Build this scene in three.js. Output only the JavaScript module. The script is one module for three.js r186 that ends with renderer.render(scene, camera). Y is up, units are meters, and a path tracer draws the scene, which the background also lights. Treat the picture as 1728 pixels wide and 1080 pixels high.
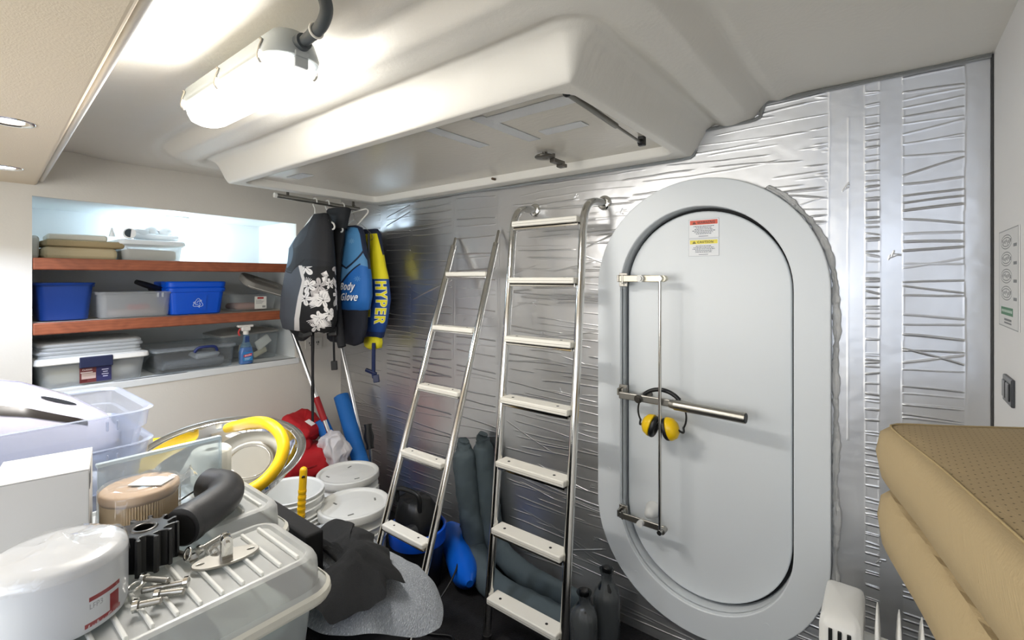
import * as THREE from 'three';
import { RoundedBoxGeometry } from 'three/addons/geometries/RoundedBoxGeometry.js';
import { mergeGeometries, mergeVertices, toCreasedNormals } from 'three/addons/utils/BufferGeometryUtils.js';
import { ImprovedNoise } from 'three/addons/math/ImprovedNoise.js';
import { RectAreaLightUniformsLib } from 'three/addons/lights/RectAreaLightUniformsLib.js';

// ------------------------------------------------------------ camera, light, exposure
RectAreaLightUniformsLib.init();
const scene = new THREE.Scene();
scene.background = new THREE.Color(0x000000);
const camera = new THREE.PerspectiveCamera(2 * Math.atan(540 / 803) * 180 / Math.PI, 1.6, 0.02, 60);
camera.position.set(2.9, 1.4, 1.8);
camera.lookAt(2.9 - 0.621, 1.4, 1.8 - 0.784);
camera.setViewOffset(1728, 1080, 0, 70, 1728, 1080);       // lens shifted down: the horizon is at 470 of 1080
scene.add(camera);
const renderer = new THREE.WebGLRenderer({ antialias: true });
renderer.toneMapping = THREE.LinearToneMapping;
renderer.toneMappingExposure = 1.62;
renderer.shadowMap.enabled = true;
const LIGHT = { tube: 52, tubeSide: 20, glow: 3.5, panel: 4.5, fillPanel: 1.0, puck: 0.4, spot: 2, window: 1.8, window2: 4 };  // window and panel entries drive unseen sources behind the camera
function area(color, intensity, w, h, pos, to) {
  const l = new THREE.RectAreaLight(color, intensity, w, h);
  l.position.set(...pos); l.lookAt(...to); scene.add(l); return l;
}
// the fluorescent tube fixture on the ceiling (under it and along its two flanks)
area(0xfffbf5, LIGHT.tube, 0.54, 0.085, [1.565, 1.845, 1.255], [1.565, 0, 1.255]);
area(0xfffbf5, LIGHT.tubeSide * 0.6, 0.54, 0.05, [1.565, 1.885, 1.255 - 0.07], [1.565, 2.15, 0.2]);
area(0xfffbf5, LIGHT.tubeSide, 0.54, 0.05, [1.565, 1.885, 1.255 + 0.07], [1.565, 2.15, 2.3]);
// windows out of view behind the camera: bluish foil light, then added fill
area(0xd9e8ff, LIGHT.window, 1.1, 0.56, [3.0, 1.46, 3.2], [3.0, 1.46, 0]);
area(0xfaf8f2, LIGHT.window2, 1.4, 0.9, [1.6, 1.25, 3.2], [1.6, 1.25, 0]);
// panels out of view: first lights the door side, second is added fill
area(0xe6f0ff, LIGHT.panel, 0.95, 0.5, [2.65, 1.803, 2.55], [2.65, 0, 2.55]);
area(0xf2f5ff, LIGHT.fillPanel, 0.95, 0.5, [0.95, 1.803, 2.65], [0.95, 0, 2.65]);

// ------------------------------------------------------------ helpers
let seed = 7;
const rnd = () => { seed = (seed * 1664525 + 1013904223) >>> 0; return seed / 4294967296; };
const rr = (a, b) => a + (b - a) * rnd();
const noise = new ImprovedNoise();
const N3 = (x, y, z) => noise.noise(x + 31.7, y + 17.3, z + 5.1);
const sm = (a, b, x) => { const t = Math.min(1, Math.max(0, (x - a) / (b - a))); return t * t * (3 - 2 * t); };
const V = (x, y, z) => new THREE.Vector3(x, y, z);
const taken = {};
function numbered(n) { const k = taken[n] = (taken[n] ?? -1) + 1; return k ? n + '_' + String(k).padStart(3, '0') : n; }
const clean = (g) => { for (const k of Object.keys(g.attributes)) if (!['position', 'normal', 'uv'].includes(k)) g.deleteAttribute(k); return g; };
function merge(list) {
  list = list.map((g) => { g = clean(g.index ? g.toNonIndexed() : g); if (!g.attributes.uv) g.setAttribute('uv', new THREE.BufferAttribute(new Float32Array(g.attributes.position.count * 2), 2)); if (!g.attributes.normal) g.computeVertexNormals(); return g; });
  return list.length === 1 ? list[0] : mergeGeometries(list);
}
function obj(name, geos, mat, parent = scene) {
  const m = new THREE.Mesh(Array.isArray(geos) ? merge(geos) : geos, mat);
  m.name = parent === scene ? numbered(name) : name; m.castShadow = m.receiveShadow = true; parent.add(m);
  if (parent !== scene) { const n = parent.children.filter((c) => c !== m && c.name.replace(/_\d{3}$/, '') === name).length; if (n) m.name = name + '_' + String(n).padStart(3, '0'); }
  return m;
}
function tag(o, label, category, group) { o.userData.label = label; o.userData.category = category; if (group) o.userData.group = group; return o; }
function thing(name, label, category, pos = [0, 0, 0], turn = 0, group) {
  const o = new THREE.Group(); o.name = numbered(name); scene.add(o);
  o.position.set(...pos); o.rotation.y = turn; return tag(o, label, category, group);
}
function struct(name, geos, mat, parent = scene) { const m = obj(name, geos, mat, parent); if (parent === scene) m.userData.kind = 'structure'; return m; }
function dup(root, pos, turn, label) {
  const r = root.clone(); r.name = numbered(root.name.replace(/_\d{3}$/, '')); r.userData = { ...root.userData }; scene.add(r);
  r.position.set(...pos); r.rotation.y = turn; if (label) r.userData.label = label; return r;
}
// geometry
const mv = (g, x = 0, y = 0, z = 0) => g.translate(x, y, z);
const rot = (g, x = 0, y = 0, z = 0) => { if (x) g.rotateX(x); if (y) g.rotateY(y); if (z) g.rotateZ(z); return g; };
const rb = (w, h, d, r = 0.004, s = 2) => new RoundedBoxGeometry(w, h, d, s, Math.min(r, w / 2.01, h / 2.01, d / 2.01));
const bx = (x0, x1, y0, y1, z0, z1, r = 0) => mv(r ? rb(x1 - x0, y1 - y0, z1 - z0, r) : new THREE.BoxGeometry(x1 - x0, y1 - y0, z1 - z0), (x0 + x1) / 2, (y0 + y1) / 2, (z0 + z1) / 2);
const cyl = (r, h, n = 24, r2 = r) => new THREE.CylinderGeometry(r2, r, h, n);
// cylinder between two points
function rod(a, b, r, n = 16, r2 = r) {
  const A = V(...a), B = V(...b), g = new THREE.CylinderGeometry(r2, r, A.distanceTo(B), n);
  g.applyQuaternion(new THREE.Quaternion().setFromUnitVectors(V(0, 1, 0), B.clone().sub(A).normalize()));
  return g.translate((A.x + B.x) / 2, (A.y + B.y) / 2, (A.z + B.z) / 2);
}
// tube along points, radius may vary, ends closed
function tube(pts, r, seg = 48, n = 12, closed = false, tension = 0.5) {
  const c = new THREE.CatmullRomCurve3(pts.map((p) => V(...p)), closed, 'catmullrom', tension);
  const g = new THREE.TubeGeometry(c, seg, 1, n, closed), P = g.attributes.position, rf = typeof r === 'function' ? r : () => r;
  for (let i = 0; i <= seg; i++) {
    const o = c.getPointAt(closed ? (i % seg) / seg : i / seg), R = rf(i / seg);
    for (let j = 0; j <= n; j++) { const k = i * (n + 1) + j; P.setXYZ(k, o.x + (P.getX(k) - o.x) * R, o.y + (P.getY(k) - o.y) * R, o.z + (P.getZ(k) - o.z) * R); }
  }
  if (closed) return g;
  const caps = [0, 1].map((t) => { const d = new THREE.CircleGeometry(rf(t), n), tg = c.getTangentAt(t); if (!t) tg.negate(); d.applyQuaternion(new THREE.Quaternion().setFromUnitVectors(V(0, 0, 1), tg)); const p = c.getPointAt(t); return d.translate(p.x, p.y, p.z); });
  return merge([g, ...caps]);
}
const lathe = (pts, n = 48) => new THREE.LatheGeometry(pts.map(([x, y]) => new THREE.Vector2(x, y)), n);
function shape(pts, holes = []) { const s = new THREE.Shape(pts.map(([x, y]) => new THREE.Vector2(x, y))); for (const h of holes) s.holes.push(new THREE.Path(h.map(([x, y]) => new THREE.Vector2(x, y)))); return s; }
const extr = (s, depth, bevel = 0, seg = 2, curve = 12) => new THREE.ExtrudeGeometry(s, { depth, bevelEnabled: bevel > 0, bevelThickness: bevel, bevelSize: bevel, bevelOffset: -bevel, bevelSegments: seg, curveSegments: curve });
function rrect(w, d, r, n = 6, cx = 0, cz = 0) {
  const p = []; r = Math.min(r, w / 2, d / 2);
  for (const [sx, sz, a0] of [[1, 1, 0], [-1, 1, 1], [-1, -1, 2], [1, -1, 3]])
    for (let i = 0; i <= n; i++) { const a = (a0 + i / n) * Math.PI / 2; p.push([cx + sx * (w / 2 - r) + Math.cos(a) * r, cz + sz * (d / 2 - r) + Math.sin(a) * r]); }
  return p;
}
function stadium(r, y0, y1, cx, n = 40) {           // upright stadium outline: arcs centred at (cx, y1) and (cx, y0)
  const p = [];
  for (let i = 0; i <= n; i++) { const a = i / n * Math.PI; p.push([cx + Math.cos(a) * r, y1 + Math.sin(a) * r]); }
  for (let i = 0; i <= n; i++) { const a = Math.PI + i / n * Math.PI; p.push([cx + Math.cos(a) * r, y0 + Math.sin(a) * r]); }
  return p;
}
// skin over closed outlines (all with the same number of points); each ring is a list of [x, y, z]
function skin(rings, cap0 = true, cap1 = true, crease = 0.9) {
  const n = rings[0].length, pos = [], uv = [], ix = [];
  let len = 0;
  rings.forEach((r, j) => {
    if (j) { const a = rings[j - 1]; len += Math.hypot(r[0][0] - a[0][0], r[0][1] - a[0][1], r[0][2] - a[0][2]); }
    for (let i = 0; i <= n; i++) { pos.push(...r[i % n]); uv.push(i / n, len); }
  });
  for (const u of [0]) for (let k = 0; k < uv.length; k += 2) uv[k + 1] /= len || 1;
  for (let j = 0; j < rings.length - 1; j++) for (let i = 0; i < n; i++) { const a = j * (n + 1) + i, b = a + n + 1; ix.push(a, b, a + 1, b, b + 1, a + 1); }
  const cap = (r, flip) => {
    const c = [0, 1, 2].map((k) => r.reduce((s, p) => s + p[k], 0) / n), o = pos.length / 3;
    pos.push(...c); uv.push(0.5, 0.5); r.forEach((p) => { pos.push(...p); uv.push(0.5, 0.5); });
    for (let i = 0; i < n; i++) flip ? ix.push(o, o + 1 + (i + 1) % n, o + 1 + i) : ix.push(o, o + 1 + i, o + 1 + (i + 1) % n);
  };
  if (cap0) cap(rings[0], false); if (cap1) cap(rings[rings.length - 1], true);
  let g = new THREE.BufferGeometry();
  g.setAttribute('position', new THREE.Float32BufferAttribute(pos, 3)); g.setAttribute('uv', new THREE.Float32BufferAttribute(uv, 2)); g.setIndex(ix);
  return crease ? toCreasedNormals(g, crease) : (g.computeVertexNormals(), g);
}
// rounded-rectangle rings: [y, w, d, r, cx, cz]
const rings = (list, n = 6) => list.map(([y, w, d, r = 0.02, cx = 0, cz = 0]) => rrect(w, d, r, n, cx, cz).map(([x, z]) => [x, y, z]));
const box = (list, c0 = true, c1 = true, n = 6, crease = 0.6) => skin(rings(list, n), c0, c1, crease);
// super-ellipse sections: {p, w, d, e, a (turn about y)}
const sup = (list, n = 40) => list.map(({ p, w, d, e = 2, a = 0 }) => Array.from({ length: n }, (_, i) => {
  const t = i / n * Math.PI * 2, c = Math.cos(t), s = Math.sin(t), x = w / 2 * Math.sign(c) * Math.abs(c) ** (2 / e), z = d / 2 * Math.sign(s) * Math.abs(s) ** (2 / e);
  return [p[0] + x * Math.cos(a) + z * Math.sin(a), p[1], p[2] - x * Math.sin(a) + z * Math.cos(a)];
}));
const body = (list, n = 40, crease = 1.2) => skin(sup(list, n), true, true, crease);
// push vertices along their normals by noise (cloth, film, uneven plaster); the vertices are welded first
function rough(g, amp, scale, s = 0, fn) {
  g = g.index && !fn ? g.clone() : g.clone(); g.deleteAttribute('normal'); const uv = g.attributes.uv; 
  g = mergeVertices(g, 1e-5); g.computeVertexNormals();
  const P = g.attributes.position, Q = g.attributes.normal;
  for (let i = 0; i < P.count; i++) {
    const x = P.getX(i), y = P.getY(i), z = P.getZ(i), k = fn ? fn(x, y, z) : amp * (N3(x * scale + s, y * scale, z * scale) + 0.5 * N3(x * scale * 2.3, y * scale * 2.3 + s, z * scale * 2.3));
    P.setXYZ(i, x + Q.getX(i) * k, y + Q.getY(i) * k, z + Q.getZ(i) * k);
  }
  return toCreasedNormals(g, 1.2);
}
// height field over a rectangle: fn(x, z) -> y
function field(x0, x1, z0, z1, nx, nz, fn, mapUV) {
  const pos = [], uv = [], ix = [];
  for (let j = 0; j <= nz; j++) for (let i = 0; i <= nx; i++) { const x = x0 + (x1 - x0) * i / nx, z = z0 + (z1 - z0) * j / nz, r = fn(x, z); if (Array.isArray(r)) pos.push(...r); else pos.push(x, r, z); uv.push(...(mapUV ? mapUV(x, z) : [x, z])); }
  for (let j = 0; j < nz; j++) for (let i = 0; i < nx; i++) { const a = j * (nx + 1) + i, b = a + nx + 1; ix.push(a, b, a + 1, b, b + 1, a + 1); }
  const g = new THREE.BufferGeometry();
  g.setAttribute('position', new THREE.Float32BufferAttribute(pos, 3)); g.setAttribute('uv', new THREE.Float32BufferAttribute(uv, 2)); g.setIndex(ix); g.computeVertexNormals();
  return g;
}
// textures
function dataTex(w, h, fn, srgb = false, repeat = [1, 1]) {
  const d = new Uint8Array(w * h * 4);
  for (let y = 0; y < h; y++) for (let x = 0; x < w; x++) { const c = fn(x, y), o = (y * w + x) * 4; const a = Array.isArray(c) ? c : [c, c, c]; for (let k = 0; k < 3; k++) d[o + k] = Math.max(0, Math.min(255, Math.round(a[k] * 255))); d[o + 3] = 255; }
  const t = new THREE.DataTexture(d, w, h); t.wrapS = t.wrapT = THREE.RepeatWrapping; t.magFilter = THREE.LinearFilter; t.minFilter = THREE.LinearMipmapLinearFilter; t.generateMipmaps = true;
  t.repeat.set(...repeat); if (srgb) t.colorSpace = THREE.SRGBColorSpace; t.needsUpdate = true; return t;
}
function canvasTex(w, h, draw) {
  const c = document.createElement('canvas'); c.width = w; c.height = h; const g = c.getContext('2d'); draw(g, w, h);
  const t = new THREE.CanvasTexture(c); t.colorSpace = THREE.SRGBColorSpace; t.anisotropy = 8; return t;
}
const tileNoise = (x, y, w, f) => { // noise that tiles over w pixels
  const a = x / w * Math.PI * 2, b = y / w * Math.PI * 2; return N3(Math.cos(a) * f + Math.cos(b) * f * 0.7, Math.sin(a) * f, Math.sin(b) * f + Math.cos(b) * f * 0.4); };
// materials
const S = (color, roughness = 0.6, o = {}) => new THREE.MeshStandardMaterial({ color, roughness, side: THREE.DoubleSide, ...o });
const clearP = (color, rough_ = 0.25, t = 0.85, o = {}) => new THREE.MeshPhysicalMaterial({ color, roughness: rough_, transmission: t, thickness: 0, ior: 1.45, side: THREE.DoubleSide, ...o });
const grainTex = dataTex(256, 256, (x, y) => 0.5 + 0.35 * (rnd() - 0.5) + 0.3 * tileNoise(x, y, 256, 9));
const fleeceTex = dataTex(256, 256, (x, y) => 0.5 + 0.5 * (rnd() - 0.5) + 0.5 * tileNoise(x, y, 256, 14));
const bump = (t, s, rep = 1) => { const c = t.clone(); c.repeat.set(rep, rep); c.needsUpdate = true; return { bumpMap: c, bumpScale: s }; };
const M = {
  steel: S(0xd9d8d4, 0.13, { metalness: 1 }),
  chrome: S(0xe4e4e2, 0.05, { metalness: 1 }),
  dullSteel: S(0xa9a69f, 0.35, { metalness: 1 }),
  darkSteel: S(0x6d6a64, 0.3, { metalness: 1 }),
  alu: S(0xd8d8d8, 0.3, { metalness: 1 }),
  whitePlastic: S(0xe9e8e2, 0.4),
  tread: S(0xece9df, 0.55, bump(grainTex, 0.0004, 4)),
  paintGrey: new THREE.MeshPhysicalMaterial({ color: 0xe0e5e8, roughness: 0.42, clearcoat: 0.35, clearcoatRoughness: 0.3 }),
  black: S(0x111213, 0.45), blackMatte: S(0x0d0d0e, 0.9), rubber: S(0x303032, 0.42, bump(grainTex, 0.0003, 3)),
  strap: S(0x15161a, 0.85), navyStrap: S(0x1b2a55, 0.8),
  clear: clearP(0xf1f5f7, 0.12, 0.9), frosted: clearP(0xe9eef1, 0.38, 0.72), haze: clearP(0xe8ecee, 0.5, 0.55), film: clearP(0xffffff, 0.06, 0.96),
  blueTote: S(0x0f3f9e, 0.35), blueBright: S(0x0a57d6, 0.33), yellow: S(0xf2c409, 0.4), yellowTool: S(0xeebb10, 0.45),
  bucket: S(0xe9eae6, 0.38), lid: S(0xdfdfd9, 0.45), red: S(0xb3101a, 0.7, bump(fleeceTex, 0.0006, 6)), blueFoam: S(0x1368b8, 0.7, bump(grainTex, 0.0005, 5)),
  tarp: S(0x4f5c62, 0.75, bump(fleeceTex, 0.0005, 8)), paper: S(0xf2f2ee, 0.85), cardWhite: S(0xd2d1cf, 0.8),
};
// ------------------------------------------------------------ the setting
const carpetTex = dataTex(256, 256, (x, y) => 0.5 + 0.9 * (rnd() - 0.5));
struct('floor', bx(-0.1, 4.05, -0.1, 0, -0.2, 3.35), S(0x141417, 1, bump(carpetTex, 0.003, 9)));

// foil-covered insulation on the far wall: creases run between smooth vertical strips of tape
const FW = 2048, FH = 1360, FX = 3.2, FY = 2.125;
const foilH = new Float32Array(FW * FH), foilS = new Float32Array(FW * FH);
{
  const zones = [[0.0, 0.44, 0.75], [0.5, 0.72, 0.8], [0.74, 1.06, 0.6], [1.1, 1.37, 0.5], [1.40, 2.75, 1], [2.843, 2.877, 1.3], [2.932, 3.062, 0.9]];
  const px = FW / FX;
  const stamp = (x, y, h, w) => { // ridge across the line, x and y in pixels
    const X = Math.round(x); if (X < 0 || X >= FW) return;
    for (let k = -Math.ceil(w * 3); k <= w * 3; k++) { const Y = Math.round(y) + k; if (Y < 0 || Y >= FH) continue; const d = (Y - y) / w, o = Y * FW + X; foilH[o] = Math.max(foilH[o], h * Math.exp(-d * d)); }
  };
  for (const [a, b, dens] of zones) {
    for (let y = 0.03; y < 2.06; y += rr(0.012, 0.036) / dens) {
      let x = a + (b - a > 0.5 ? rr(0, 0.25) : 0);
      while (x < b) {
        const L = Math.min(b - x, b - a > 0.5 ? rr(0.12, 0.55) : b - a), y0 = y + rr(-0.012, 0.012), sl = rr(-0.06, 0.06) + (rnd() < 0.14 ? rr(-0.35, 0.35) : 0), cv = rr(-0.15, 0.15), h = rr(0.25, 1) * (y > 1.75 ? 0.8 : 1), w = rr(0.9, 1.7), ph = rr(0, 9);
        for (let s = 0; s < L * px; s++) { const u = s / px, e = Math.min(1, Math.min(s, L * px - s) / 14 + (b - a > 0.5 ? 0 : 0.6)); stamp((x + u) * px, (y0 + sl * u + cv * u * (u - L) + 0.003 * N3((x + u) * 9, y * 7, ph)) * px, h * e, w); }
        x += L + (b - a > 0.5 ? rr(-0.05, 0.14) : 9);
      }
    }
  }
  // crumpled spots, tape edges and long vertical creases
  for (let k = 0; k < 30; k++) { const cx = rr(0.1, 3.0), cy = rr(0.15, 1.8); for (let q = 0; q < 4; q++) { const L = rr(5, 14), a = rr(-0.5, 0.5) + (q % 2 ? 0 : 1.3); for (let s = 0; s < L; s++) stamp(cx * px + Math.cos(a) * s + q * 2, cy * px + Math.sin(a) * s + q * 3, 0.4, 1.1); } }
  for (const [vx, y0, y1] of [[0.44, 0, 1.85], [0.5, 0.3, 1.85], [0.71, 0, 1.8], [1.08, 0.2, 1.8], [1.385, 0, 1.84], [1.4, 0, 1.84], [2.75, 0, 2], [2.80, 0.9, 1.9], [2.843, 0, 2], [2.877, 0, 2], [2.932, 0, 2], [3.062, 0, 2]])
    for (let y = y0 * px; y < y1 * px; y++) { const c = vx * px + 3 * N3(y * 0.004, vx * 9, 1); for (let k = -3; k <= 3; k++) { const o = Math.floor(y) * FW + Math.round(c + k); foilH[o] = Math.max(foilH[o], 0.16 * Math.exp(-k * k / 3) * (0.6 + 0.6 * N3(y * 0.03, vx, 2))); } }
}
const foilBump = dataTex(FW, FH, (x, y) => 0.28 + 0.5 * foilH[y * FW + x] + 0.14 * N3(x * 0.012, y * 0.012, 3) + 0.04 * N3(x * 0.05, y * 0.06, 8));
foilBump.wrapS = foilBump.wrapT = THREE.ClampToEdgeWrapping; foilBump.repeat.set(1 / FX, 1 / FY);
const foilRough = dataTex(512, 340, (x, y) => { const X = x / 512 * FX; const strip = (X > 2.75 && X < 2.843) || (X > 2.877 && X < 2.932) || X > 3.062 || (X > 0.74 && X < 1.38); return (strip ? 0.32 : 0.36) + 0.06 * N3(x * 0.04, y * 0.04, 2); });
foilRough.wrapS = foilRough.wrapT = THREE.ClampToEdgeWrapping; foilRough.repeat.set(1 / FX, 1 / FY);
const foilMat = new THREE.MeshPhysicalMaterial({ color: 0xd2d3d5, metalness: 0.95, roughness: 1, anisotropy: 0.7, anisotropyRotation: Math.PI / 2, roughnessMap: foilRough, bumpMap: foilBump, bumpScale: 0.006 });
const tapeTex = dataTex(256, 256, (x, y) => { const n = tileNoise(x, y, 256, 5); return 0.5 + 0.5 * Math.abs(n) + 0.15 * (rnd() - 0.5); });
M.tape = new THREE.MeshStandardMaterial({ color: 0xe9eaea, metalness: 0.35, roughness: 0.45, side: THREE.DoubleSide, ...bump(tapeTex, 0.003, 6) });
M.tapeDark = new THREE.MeshStandardMaterial({ color: 0xb4b7b8, metalness: 1, roughness: 0.45, side: THREE.DoubleSide, ...bump(tapeTex, 0.002, 8) });
const DX = 2.355;
const foilWall = struct('wall_front', mv(extr(shape([[-0.1, -0.1], [3.2, -0.1], [3.2, 2.12], [-0.1, 2.12]], [stadium(0.36, 0.504, 1.36, DX).reverse()]), 0.1), 0, 0, -0.1), foilMat);
foilWall.material.userData = {};

// painted walls
const wallTex = dataTex(256, 256, (x, y) => 0.5 + 0.25 * (rnd() - 0.5) + 0.3 * tileNoise(x, y, 256, 7));
const wallMat = S(0xd9d5cc, 0.62, bump(wallTex, 0.0005, 3)), nicheMat = S(0xe2e6e6, 0.5, bump(wallTex, 0.0003, 3));
const wl = struct('wall_left', rot(extr(shape([[-0.1, -0.1], [3.3, -0.1], [3.3, 2.1], [-0.1, 2.1]], [[[0.308, 0.905], [0.308, 1.742], [1.476, 1.758], [1.476, 0.905]]]), 0.02), 0, -Math.PI / 2), wallMat);
struct('niche_back', bx(-0.55, -0.515, 0.86, 1.8, 0.27, 1.52), nicheMat, wl);
struct('niche_sill', bx(-0.52, 0.004, 0.87, 0.905, 0.29, 1.5, 0.003), nicheMat, wl);
struct('niche_top', bx(-0.52, -0.019, 1.758, 1.8, 0.27, 1.52), nicheMat, wl);
struct('niche_side', bx(-0.52, -0.019, 0.86, 1.8, 0.27, 0.308), nicheMat, wl);
struct('niche_side', bx(-0.52, -0.019, 0.86, 1.8, 1.476, 1.52), nicheMat, wl);
const rightMat = S(0xeeedec, 0.6, bump(wallTex, 0.0004, 3));
const wr = struct('wall_right', [bx(3.12, 3.2, -0.05, 2.1, 0, 0.5), bx(3.12, 3.16, -0.05, 0.93, 0.5, 3.3), bx(3.2, 4.0, 0, 2.1, 0.42, 0.5), bx(3.98, 4.05, 0, 2.1, 0.5, 3.3)], rightMat);
struct('berth_deck', bx(3.12, 3.99, 0.91, 0.945, 0.5, 3.3), rightMat, wr);
struct('wall_rear', bx(-0.05, 4.05, -0.05, 2.1, 3.25, 3.33), S(0xe6e3dc, 0.7));
const unseenWindowAt = (n, x0, x1, y0, y1, tone, k) => {
  const w = struct('unseen_window_' + n, [bx(x0, x1, y0, y0 + 0.04, 3.215, 3.25, 0.004), bx(x0, x1, y1 - 0.04, y1, 3.215, 3.25, 0.004), bx(x0, x0 + 0.04, y0, y1, 3.215, 3.25, 0.004), bx(x1 - 0.04, x1, y0, y1, 3.215, 3.25, 0.004)], S(0xe2e2e0, 0.5));
  struct('glow_pane', bx(x0 + 0.03, x1 - 0.03, y0 + 0.03, y1 - 0.03, 3.22, 3.24), new THREE.MeshStandardMaterial({ color: 0xffffff, emissive: tone, emissiveIntensity: k, roughness: 0.3 }), w);
};
unseenWindowAt(1, 2.4, 3.6, 1.13, 1.79, 0xdbe9ff, 0.7); unseenWindowAt(2, 0.86, 2.34, 0.76, 1.74, 0xfaf8f2, 0.7);  // both out of view: one lights the right-hand foil, the other is added fill

// moulded fibreglass ceiling: a box round the deck hatch, a plinth round the box, then the flat headliner
const ceilTex = dataTex(256, 256, (x, y) => 0.5 + 0.3 * (rnd() - 0.5) + 0.35 * tileNoise(x, y, 256, 5));
const ceilMat = S(0xe9e6dd, 0.42, bump(ceilTex, 0.0007, 3));
function ceilY(x, z) {
  const dx = Math.max(0.44 - x, x - 2.325, 0), dz = Math.max(z - 0.86, 0), d = Math.hypot(dx, dz);
  const base = 2.003 - 0.045 * (1 - sm(0.05, 0.6, x));
  const lump = 0.004 * N3(x * 2.3, z * 2.3, 1) + 0.0022 * N3(x * 9, z * 9, 4);
  let y = 1.85 + 0.088 * sm(-0.004, 0.062, d) + 0.012 * sm(0.04, 0.2, d);
  const edge = sm(0.2, 0.265, d); y += (base - 1.95) * edge;
  y += 0.016 * Math.exp(-(((d - 0.085) / 0.022) ** 2)) - 0.008 * Math.exp(-(((d - 0.15) / 0.04) ** 2)) - 0.012 * Math.exp(-(((d - 0.29) / 0.035) ** 2));
  if (z > 0.9) y += 0.012 * sm(1.17, 1.3, z) * Math.exp(-((z - 1.36) ** 2) / 0.008);   // shallow flute
  // the opening for the hatch panel
  const ix = Math.max(0.505 - x, x - 2.288), iz = Math.max(0.085 - z, z - 0.822), q = ix > -0.05 && iz > -0.05 ? Math.hypot(ix + 0.05, iz + 0.05) - 0.05 : Math.max(ix, iz);
  y += 0.046 * (1 - sm(-0.012, 0.004, q));
  if (d > 0.002) y += lump * sm(0, 0.05, d) + (d < 0.06 ? 0.006 * N3(x * 34, z * 34, 2) * Math.exp(-(((d - 0.04) / 0.018) ** 2)) : 0);
  return y;
}
// denser where the profile is steep
{
  const grid = (cuts) => { const out = []; for (let k = 0; k < cuts.length - 1; k++) { const [a, n] = cuts[k], b = cuts[k + 1][0]; for (let i = 0; i < n; i++) out.push(a + (b - a) * i / n); } out.push(cuts[cuts.length - 1][0]); return out; };
  const xs = grid([[-0.02, 14], [0.36, 26], [0.53, 90], [2.24, 30], [2.4, 10], [2.5, 14], [2.62, 40], [4.0, 0]]), zs = grid([[-0.04, 8], [0.06, 12], [0.11, 40], [0.78, 40], [0.96, 12], [1.05, 14], [1.16, 12], [1.3, 8], [1.42, 20], [1.9, 0]]);
  const g = field(0, 1, 0, 1, xs.length - 1, zs.length - 1, (u, v) => { const x = xs[Math.round(u * (xs.length - 1))], z = zs[Math.round(v * (zs.length - 1))]; return [x, ceilY(x, z), z]; }, (u, v) => [xs[Math.round(u * (xs.length - 1))], zs[Math.round(v * (zs.length - 1))]]);
  const ix = g.index.array; for (let k = 0; k < ix.length; k += 3) { const t = ix[k]; ix[k] = ix[k + 1]; ix[k + 1] = t; } g.computeVertexNormals();
  const c = struct('ceiling', g, ceilMat);
  struct('ceiling_deck', bx(-0.1, 4.05, 2.06, 2.14, -0.1, 3.35), ceilMat, c);
}
// lowered headliner in beige suede, with a rounded front edge
const suedeTex = dataTex(256, 256, (x, y) => 0.5 + 0.4 * (rnd() - 0.5) + 0.4 * tileNoise(x, y, 256, 11));
const soffit = struct('ceiling_soffit', mv(rot(extr(shape([[-0.03, 1.458], [4.0, 1.716], [4.0, 3.3], [-0.03, 3.3]]), 0.2, 0.012, 4), Math.PI / 2), 0, 2.017, 0), S(0xeadbc2, 0.85, bump(suedeTex, 0.0005, 5)));
struct('lit_edge_1', tube([[-0.01, 1.83, 1.447], [2.0, 1.83, 1.575], [3.99, 1.83, 1.702]], 0.009, 8, 10), S(0xf0ece2, 0.5), soffit);  // pale bead puts the light on the rounded soffit edge into colour
// silver tape bead that closes the joint of foil and ceiling
struct('trim_2', tube([[0.03, 1.932, 0.004], [0.40, 1.93, 0.004], [0.43, 1.855, 0.006], [0.7, 1.846, 0.008], [1.2, 1.848, 0.008], [1.5, 1.842, 0.01], [1.9, 1.846, 0.008], [2.27, 1.846, 0.008], [2.33, 1.852, 0.008], [2.345, 1.9, 0.006], [2.36, 1.938, 0.006], [2.44, 1.942, 0.006], [2.52, 1.942, 0.006], [2.555, 1.95, 0.006], [2.57, 1.994, 0.006], [2.65, 1.996, 0.006], [3.115, 1.998, 0.006]], 0.0065, 240, 8, false, 0.2), M.tapeDark);
struct('trim_3', tube([[3.117, 0, 0.003], [3.117, 2, 0.003]], 0.0035, 4, 6), S(0x3c3d3e, 0.7));

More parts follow.
